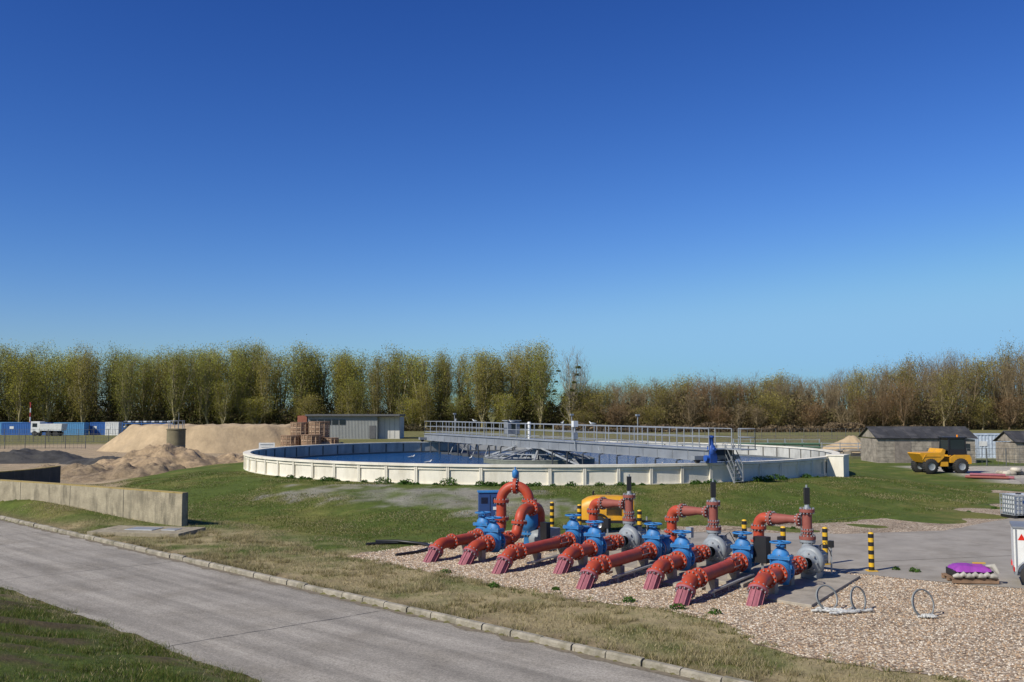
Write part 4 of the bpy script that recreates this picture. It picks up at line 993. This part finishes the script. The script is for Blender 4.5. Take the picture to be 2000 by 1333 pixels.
for i in range(9):
    a=Vector(GR[i]); b=Vector(GR[i+1]); k=max(2,int((b-a).length/.22))
    for j in range(k):
        p=a.lerp(b,j/k)+Vector((random.uniform(-.35,.25),random.uniform(-.35,.25))); cs.append((p.x,p.y,random.uniform(.3,.9)))
tussocks('gravel_edge_grass',cs,70,.08,.013,.35)
def leafclump(centres,n,sz,leaf,col):
    V_=[];C_=[]
    for cx,cy,cz,s_ in centres:
        k=int(n*s_); th=RNG.uniform(0,2*np.pi,k); ph=np.arccos(RNG.uniform(0,1,k)); r=sz*s_*RNG.uniform(.3,1,k)**.6
        c=np.stack([cx+r*np.cos(th)*np.sin(ph),cy+r*np.sin(th)*np.sin(ph),cz+r*np.cos(ph)*.8],1)
        u=RNG.normal(size=(k,3)); u/=np.linalg.norm(u,axis=1)[:,None]; w=RNG.normal(size=(k,3)); w-= (w*u).sum(1)[:,None]*u; w/=np.linalg.norm(w,axis=1)[:,None]
        l=leaf*RNG.uniform(.6,1.4,(k,1)); V_.append(np.stack([c-u*l,c+w*l*.5,c+u*l,c-w*l*.5],1)); C_.append(np.repeat((np.array(col)*RNG.uniform(.5,1.4,(k,1)))[:,None,:],4,1))
    V_=np.concatenate(V_).reshape(-1,3);C_=np.concatenate(C_).reshape(-1,3); return V_,np.arange(len(V_)).reshape(-1,4),C_
cs=[]
for k in range(46):
    a=random.uniform(-2.45,-.7); r=21.35+random.uniform(0,.35)
    cs.append((2+math.cos(a)*r,74+math.sin(a)*r,.9,random.uniform(.3,1.0)))
for a,s_ in((-2.0,1.3),(-1.93,1.0),(-1.82,1.4),(-1.74,1.0),(-1.68,.9),(-1.52,.9),(-1.45,.8),(-1.4,.8),(-.97,1.2),(-.93,1.3),(-.9,.9)):
    cs.append((2+math.cos(a)*21.6,74+math.sin(a)*21.6,.9,s_))
V_,F_,C_=leafclump(cs,200,.42,.06,(.06,.12,.022)); fast('wall_foot_weeds',V_,F_,C_,[M_blade])
cs=[]
for k in range(60):
    s_=random.uniform(2,9.4); u=random.uniform(-16,2); p=RD*u+RN*s_
    if p[1]>10 and abs(p[0])<p[1]*.56: cs.append((p[0],p[1],float(gh(p[0],p[1])),random.uniform(.25,.6)))
for p in((-2.0,30.4),(1.2,27.6),(3.0,25.9),(4.1,25.0),(4.9,24.4),(12.2,30.6),(11.8,31.0),(5.2,42),(11.6,41.5),(-.5,28.1),(24,50),(22,48.4)): cs.append((p[0],p[1],.0,random.uniform(.3,.7)))
V_,F_,C_=leafclump(cs,240,.36,.035,(.065,.13,.022)); fast('leafy_weeds',V_,F_,C_,[M_blade])
x,y=region(190000,-6,24,15,42,lambda x,y:inpoly(x,y,GR)&~inpoly(x,y,AP))
n=len(x); s_=RNG.uniform(.012,.034,n); base=np.array([[1,0,0],[-.5,.87,0],[-.5,-.87,0],[0,0,.8]]); rot=RNG.uniform(0,6.28,n)
cr,sr=np.cos(rot),np.sin(rot); v=np.zeros((n,4,3))
for i in range(4):
    v[:,i,0]=x+(base[i,0]*cr-base[i,1]*sr)*s_; v[:,i,1]=y+(base[i,0]*sr+base[i,1]*cr)*s_; v[:,i,2]=.012+base[i,2]*s_*.9
pal=np.array([[.50,.385,.255],[.62,.52,.39],[.36,.24,.15],[.72,.64,.51],[.22,.16,.115],[.52,.35,.20]]); c=pal[RNG.integers(0,6,n)]*RNG.uniform(.8,1.2,(n,1))
F_=np.concatenate([np.arange(n)[:,None]*4+np.array([[0,1,3]]),np.arange(n)[:,None]*4+np.array([[1,2,3]]),np.arange(n)[:,None]*4+np.array([[2,0,3]])])
fast('loose_pebbles',v.reshape(-1,3),F_,np.repeat(c[:,None,:],4,1).reshape(-1,3),[attrmat('pebble_mat',.85)])

# trees
M_bark=attrmat('bark_mat',.95); M_leaf=attrmat('leaf_mat',.9,transl=.4,rand=.22)
def tube(V_,F_,C_,pts,rad,col,sg=3):
    o=len(V_); n=len(pts)
    for i,p in enumerate(pts):
        for k in range(sg):
            a=2*math.pi*k/sg; V_.append((p[0]+math.cos(a)*rad[i],p[1]+math.sin(a)*rad[i],p[2])); C_.append(col)
    for i in range(n-1):
        for k in range(sg): F_.append((o+i*sg+k,o+i*sg+(k+1)%sg,o+(i+1)*sg+(k+1)%sg,o+(i+1)*sg+k))
def tree(name,seed,H,W,base,leafn,leafs,lc,bc,upb,slim=1.0,sig=.6,tw=6,round_=.6,leaders=3):
    """multi-stem crown: a trunk that forks low into several rising leaders, each carrying limbs and twigs"""
    rd=random.Random(seed); rg=np.random.default_rng(seed); V_=[];F_=[];C_=[]; A=[]
    fz=H*rd.uniform(.07,.16); tr=[Vector((0,0,0)),Vector((rd.uniform(-.2,.2),rd.uniform(-.2,.2),fz*.5)),Vector((rd.uniform(-.3,.3),rd.uniform(-.3,.3),fz))]
    tube(V_,F_,C_,tr,[.018*H+.04,.016*H,.015*H],bc,6)
    ph=rd.uniform(0,6.28); paths=[]
    for q in range(leaders):
        az=ph+q*2*math.pi/leaders+rd.uniform(-.5,.5); sp=W*rd.uniform(.2,.6) if q else W*.08; hh=H*(rd.uniform(.74,.95) if q else .97)
        pp=[]
        for i in range(8):
            t=i/7; k=t**.7; pp.append(Vector((tr[-1].x+math.cos(az)*sp*k+rd.uniform(-.25,.25)*(i>0),tr[-1].y+math.sin(az)*sp*k+rd.uniform(-.25,.25)*(i>0),fz+(hh-fz)*t)))
        tube(V_,F_,C_,pp,[.012*H*(1-i/7)**.8+.03 for i in range(8)],bc,4); paths.append((pp,az,hh))
    nl=20
    for pp,paz,hh in paths:
        for k in range(nl):
            t=base+(1-base)*.98*(k/nl)**.9; i=min(6,int(t*7)); p=pp[i].lerp(pp[i+1],t*7-i)
            hrel=p.z/H; prof=max(.3,(math.sin(math.pi*min(1,max(.03,(hrel+.12)/1.16))**.9))**round_)
            az=rd.uniform(0,6.283); L=W*.58*prof*rd.uniform(.5,1.35)+.5
            el=math.radians(rd.uniform(upb-20,upb+18)); pts=[p]; d=Vector((math.cos(az)*math.cos(el),math.sin(az)*math.cos(el),math.sin(el)))
            for j in range(4):
                d=(d+Vector((rd.uniform(-.28,.28),rd.uniform(-.28,.28),.10+rd.uniform(-.12,.1)))).normalized(); pts.append(pts[-1]+d*L/3.0)
            r0=.045+.004*H*(1-t); tube(V_,F_,C_,pts,[r0*(1-j/5) for j in range(5)],bc,3)
            for j in range(tw):
                q=pts[rd.randint(1,4)]; dd=Vector((rd.uniform(-1,1),rd.uniform(-1,1),rd.uniform(.1,1.5))).normalized(); l=rd.uniform(.7,2.0)
                p2=[q,q+dd*l*.5,q+dd*l+Vector((0,0,.2))]; tube(V_,F_,C_,p2,[.03,.022,.010],bc,3); A.append(p2[1]);A.append(p2[2])
            for q in pts[2:]: A.append(q)
    nb=len(F_); A_=np.array([tuple(a) for a in A]); sel=rg.integers(0,len(A_),leafn); ctr=A_[sel]+rg.normal(size=(leafn,3))*np.array([sig,sig,sig*1.1])
    u=rg.normal(size=(leafn,3)); u[:,2]+=.5; u/=np.linalg.norm(u,axis=1)[:,None]; w=rg.normal(size=(leafn,3)); w-=(w*u).sum(1)[:,None]*u; w/=np.linalg.norm(w,axis=1)[:,None]
    l=leafs*rg.uniform(.5,1.4,(leafn,1)); LV=np.stack([ctr-u*l,ctr+w*l*.45*slim,ctr+u*l,ctr-w*l*.45*slim],1).reshape(-1,3)
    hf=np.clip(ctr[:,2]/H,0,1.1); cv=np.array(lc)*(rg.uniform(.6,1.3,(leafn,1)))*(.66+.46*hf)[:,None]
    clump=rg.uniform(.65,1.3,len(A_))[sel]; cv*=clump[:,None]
    VV=np.concatenate([np.array([tuple(v) for v in V_]),LV]); o=len(V_); FF=np.concatenate([np.array(F_),o+np.arange(leafn*4).reshape(-1,4)])
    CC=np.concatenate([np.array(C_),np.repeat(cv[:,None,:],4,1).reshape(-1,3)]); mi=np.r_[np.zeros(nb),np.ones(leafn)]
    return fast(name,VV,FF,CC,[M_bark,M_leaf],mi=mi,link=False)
def place(me,x,y,s,parent,nm,rz=None):
    o=bpy.data.objects.new(nm,me); S.collection.objects.link(o); o.location=(x,y,-.1); o.scale=(s[0],s[0],s[1]); o.rotation_euler[2]=random.uniform(0,6.28) if rz is None else rz; o.parent=parent
YG=(.35,.33,.06); YG2=(.30,.30,.06); YG3=(.33,.285,.065)
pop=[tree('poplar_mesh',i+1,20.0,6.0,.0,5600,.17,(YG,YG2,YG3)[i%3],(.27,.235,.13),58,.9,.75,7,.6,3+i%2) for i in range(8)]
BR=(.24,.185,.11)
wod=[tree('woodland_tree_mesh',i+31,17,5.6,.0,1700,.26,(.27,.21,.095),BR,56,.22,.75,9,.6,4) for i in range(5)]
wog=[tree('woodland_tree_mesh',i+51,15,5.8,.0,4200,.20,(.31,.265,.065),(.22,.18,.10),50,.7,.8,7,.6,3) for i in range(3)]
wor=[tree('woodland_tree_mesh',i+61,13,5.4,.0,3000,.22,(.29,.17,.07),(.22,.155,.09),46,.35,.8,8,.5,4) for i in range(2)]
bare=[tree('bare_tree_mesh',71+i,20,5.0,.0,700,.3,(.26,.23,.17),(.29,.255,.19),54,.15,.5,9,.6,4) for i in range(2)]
g1=empty('poplar_treeline')
for row,(yy,sp) in enumerate(((262,9.5),(271,6.2),(281,5.4),(293,5.2))):
    x=-215
    while x<14-row*1.0:
        big=.5+.5*math.sin(x*.11+.6)*math.sin(x*.043+2)
        hs=random.uniform(.88,1.05)*(.97+.08*big)*(1.0+.02*row)
        if row==0: hs*=random.choice((.45,.6,.9,1.0))
        place(random.choice(pop),x+random.uniform(-3,3),yy+random.uniform(-4,4),(random.uniform(.85,1.35),hs),g1,'poplar'); x+=sp*random.uniform(.5,1.5)
place(bare[0],15.5,262,(1,1.0),g1,'bare_poplar'); place(bare[1],18.5,270,(.9,.95),g1,'bare_poplar'); place(bare[0],22.5,282,(.7,.64),g1,'bare_poplar'); place(bare[1],29,284,(.6,.6),g1,'bare_poplar')
g2=empty('woodland_treeline')
for row,(yy,sp) in enumerate(((252,7.5),(262,5.6),(272,5.2),(282,5.2),(294,5.4))):
    x=19
    while x<215:
        px=x/yy*1944+1000; ht=np.interp(px,[1130,1200,1400,1600,1700,1800,1900,2000,2200],[11.5,12.2,13.3,14.2,16.0,18.0,19.8,21.0,22])*(.81+.05*row)
        if row==0: ht*=random.choice((.45,.6,.8))
        if row>1: fam,mh=random.choice(((wod,17),(wod,17),(wod,17),(wog,15)))
        else: fam,mh=random.choice(((wod,17),(wod,17),(wog,15),(wog,15),(wor,13)))
        hs=ht/mh*random.uniform(.86,1.08)
        place(random.choice(fam),x+random.uniform(-1.5,1.5),yy+random.uniform(-3,3),(random.uniform(.85,1.2),hs),g2,'woodland_tree'); x+=sp*random.uniform(.6,1.4)
cs=[(12.5+random.uniform(-5,5),258+random.uniform(-2,3),random.uniform(8,16),random.uniform(.5,1.0)) for k in range(11)]
V_,F_,C_=leafclump(cs,150,.9,.18,(.09,.10,.03)); fast('mistletoe',V_,F_,C_,[M_blade])
def under(name,x0,x1,y0,y1,zmax,n,cols,leaf=.35):
    x=RNG.uniform(x0,x1,n);y=RNG.uniform(y0,y1,n); hmx=zmax*(.6+.4*np.sin(x*.31)*np.sin(x*.117+2)+.15*np.sin(x*1.3)); z=RNG.uniform(0,1,n)**1.3*np.clip(hmx,.6,None)
    c=np.stack([x,y,z],1); u=RNG.normal(size=(n,3)); u[:,2]+=.8; u/=np.linalg.norm(u,axis=1)[:,None]; w=RNG.normal(size=(n,3)); w-=(w*u).sum(1)[:,None]*u; w/=np.linalg.norm(w,axis=1)[:,None]
    l=leaf*RNG.uniform(.5,1.5,(n,1)); V_=np.stack([c-u*l,c+w*l*.3,c+u*l,c-w*l*.3],1).reshape(-1,3)
    pc=np.array(cols)[RNG.integers(0,len(cols),n)]*RNG.uniform(.6,1.3,(n,1)); fast(name,V_,np.arange(4*n).reshape(-1,4),np.repeat(pc[:,None,:],4,1).reshape(-1,3),[M_blade])
under('undergrowth',-215,20,266,304,10.0,110000,[(.10,.09,.035),(.13,.10,.05),(.12,.12,.035)],.45)
under('undergrowth',15,215,254,302,9.5,130000,[(.16,.12,.06),(.19,.14,.07),(.17,.145,.055)],.45)
under('reed_bank',10,95,225,232,2.0,30000,[(.22,.16,.09),(.15,.11,.065)],.4)
under('hedge',-215,0,236,240,1.6,26000,[(.08,.07,.03),(.14,.11,.06)],.35)
under('bramble_patch',42,70,108,116,1.4,9000,[(.14,.11,.055),(.09,.10,.035)],.18)

# ------------------------------------------------------------------ light, sky, camera
sund=Vector((-.80,-.60,0)).normalized(); el=math.radians(40)
sd=Vector((sund.x*math.cos(el),sund.y*math.cos(el),math.sin(el)))
L=bpy.data.lights.new('sun','SUN'); L.energy=5.0; L.angle=math.radians(.53); L.color=(1,.945,.85)
lo=bpy.data.objects.new('sun',L); S.collection.objects.link(lo); lo.rotation_euler=(-sd).to_track_quat('-Z','Y').to_euler(); lo.location=(0,0,60)
W=bpy.data.worlds.new('World'); S.world=W; W.use_nodes=True; t=W.node_tree; bg=t.nodes['Background']
sk=t.nodes.new('ShaderNodeTexSky'); sk.sky_type='NISHITA'; sk.sun_disc=False; sk.sun_elevation=el; sk.sun_rotation=math.atan2(sd.x,sd.y); sk.air_density=1.0; sk.dust_density=.4; sk.ozone_density=3.0; sk.altitude=0
# deep clear-air grade of the physical sky: per-channel power curve with a soft ceiling
sp=t.nodes.new('ShaderNodeSeparateColor'); cbn=t.nodes.new('ShaderNodeCombineColor'); t.links.new(sk.outputs[0],sp.inputs[0])
for i,(g_,k_,cl) in enumerate(((1.95,1.45,.42),(1.66,1.22,.60),(1.36,1.40,.66))):
    a_=t.nodes.new('ShaderNodeMath'); a_.operation='MULTIPLY'; a_.inputs[1].default_value=.1; t.links.new(sp.outputs[i],a_.inputs[0])
    d_=t.nodes.new('ShaderNodeMath'); d_.operation='SMOOTH_MIN'; d_.inputs[1].default_value=cl; d_.inputs[2].default_value=.12; t.links.new(a_.outputs[0],d_.inputs[0])
    b_=t.nodes.new('ShaderNodeMath'); b_.operation='POWER'; b_.inputs[1].default_value=g_; t.links.new(d_.outputs[0],b_.inputs[0])
    c_=t.nodes.new('ShaderNodeMath'); c_.operation='MULTIPLY'; c_.inputs[1].default_value=k_*10; t.links.new(b_.outputs[0],c_.inputs[0]); t.links.new(c_.outputs[0],cbn.inputs[i])
t.links.new(cbn.outputs[0],bg.inputs[0]); bg.inputs[1].default_value=.1
cam=bpy.data.cameras.new('camera'); cam.lens=35; cam.sensor_width=36; cam.clip_end=6000; cam.clip_start=.1
co=bpy.data.objects.new('camera',cam); S.collection.objects.link(co); co.location=(0,0,4.9); co.rotation_euler=(math.radians(90+3.99),0,0); S.camera=co
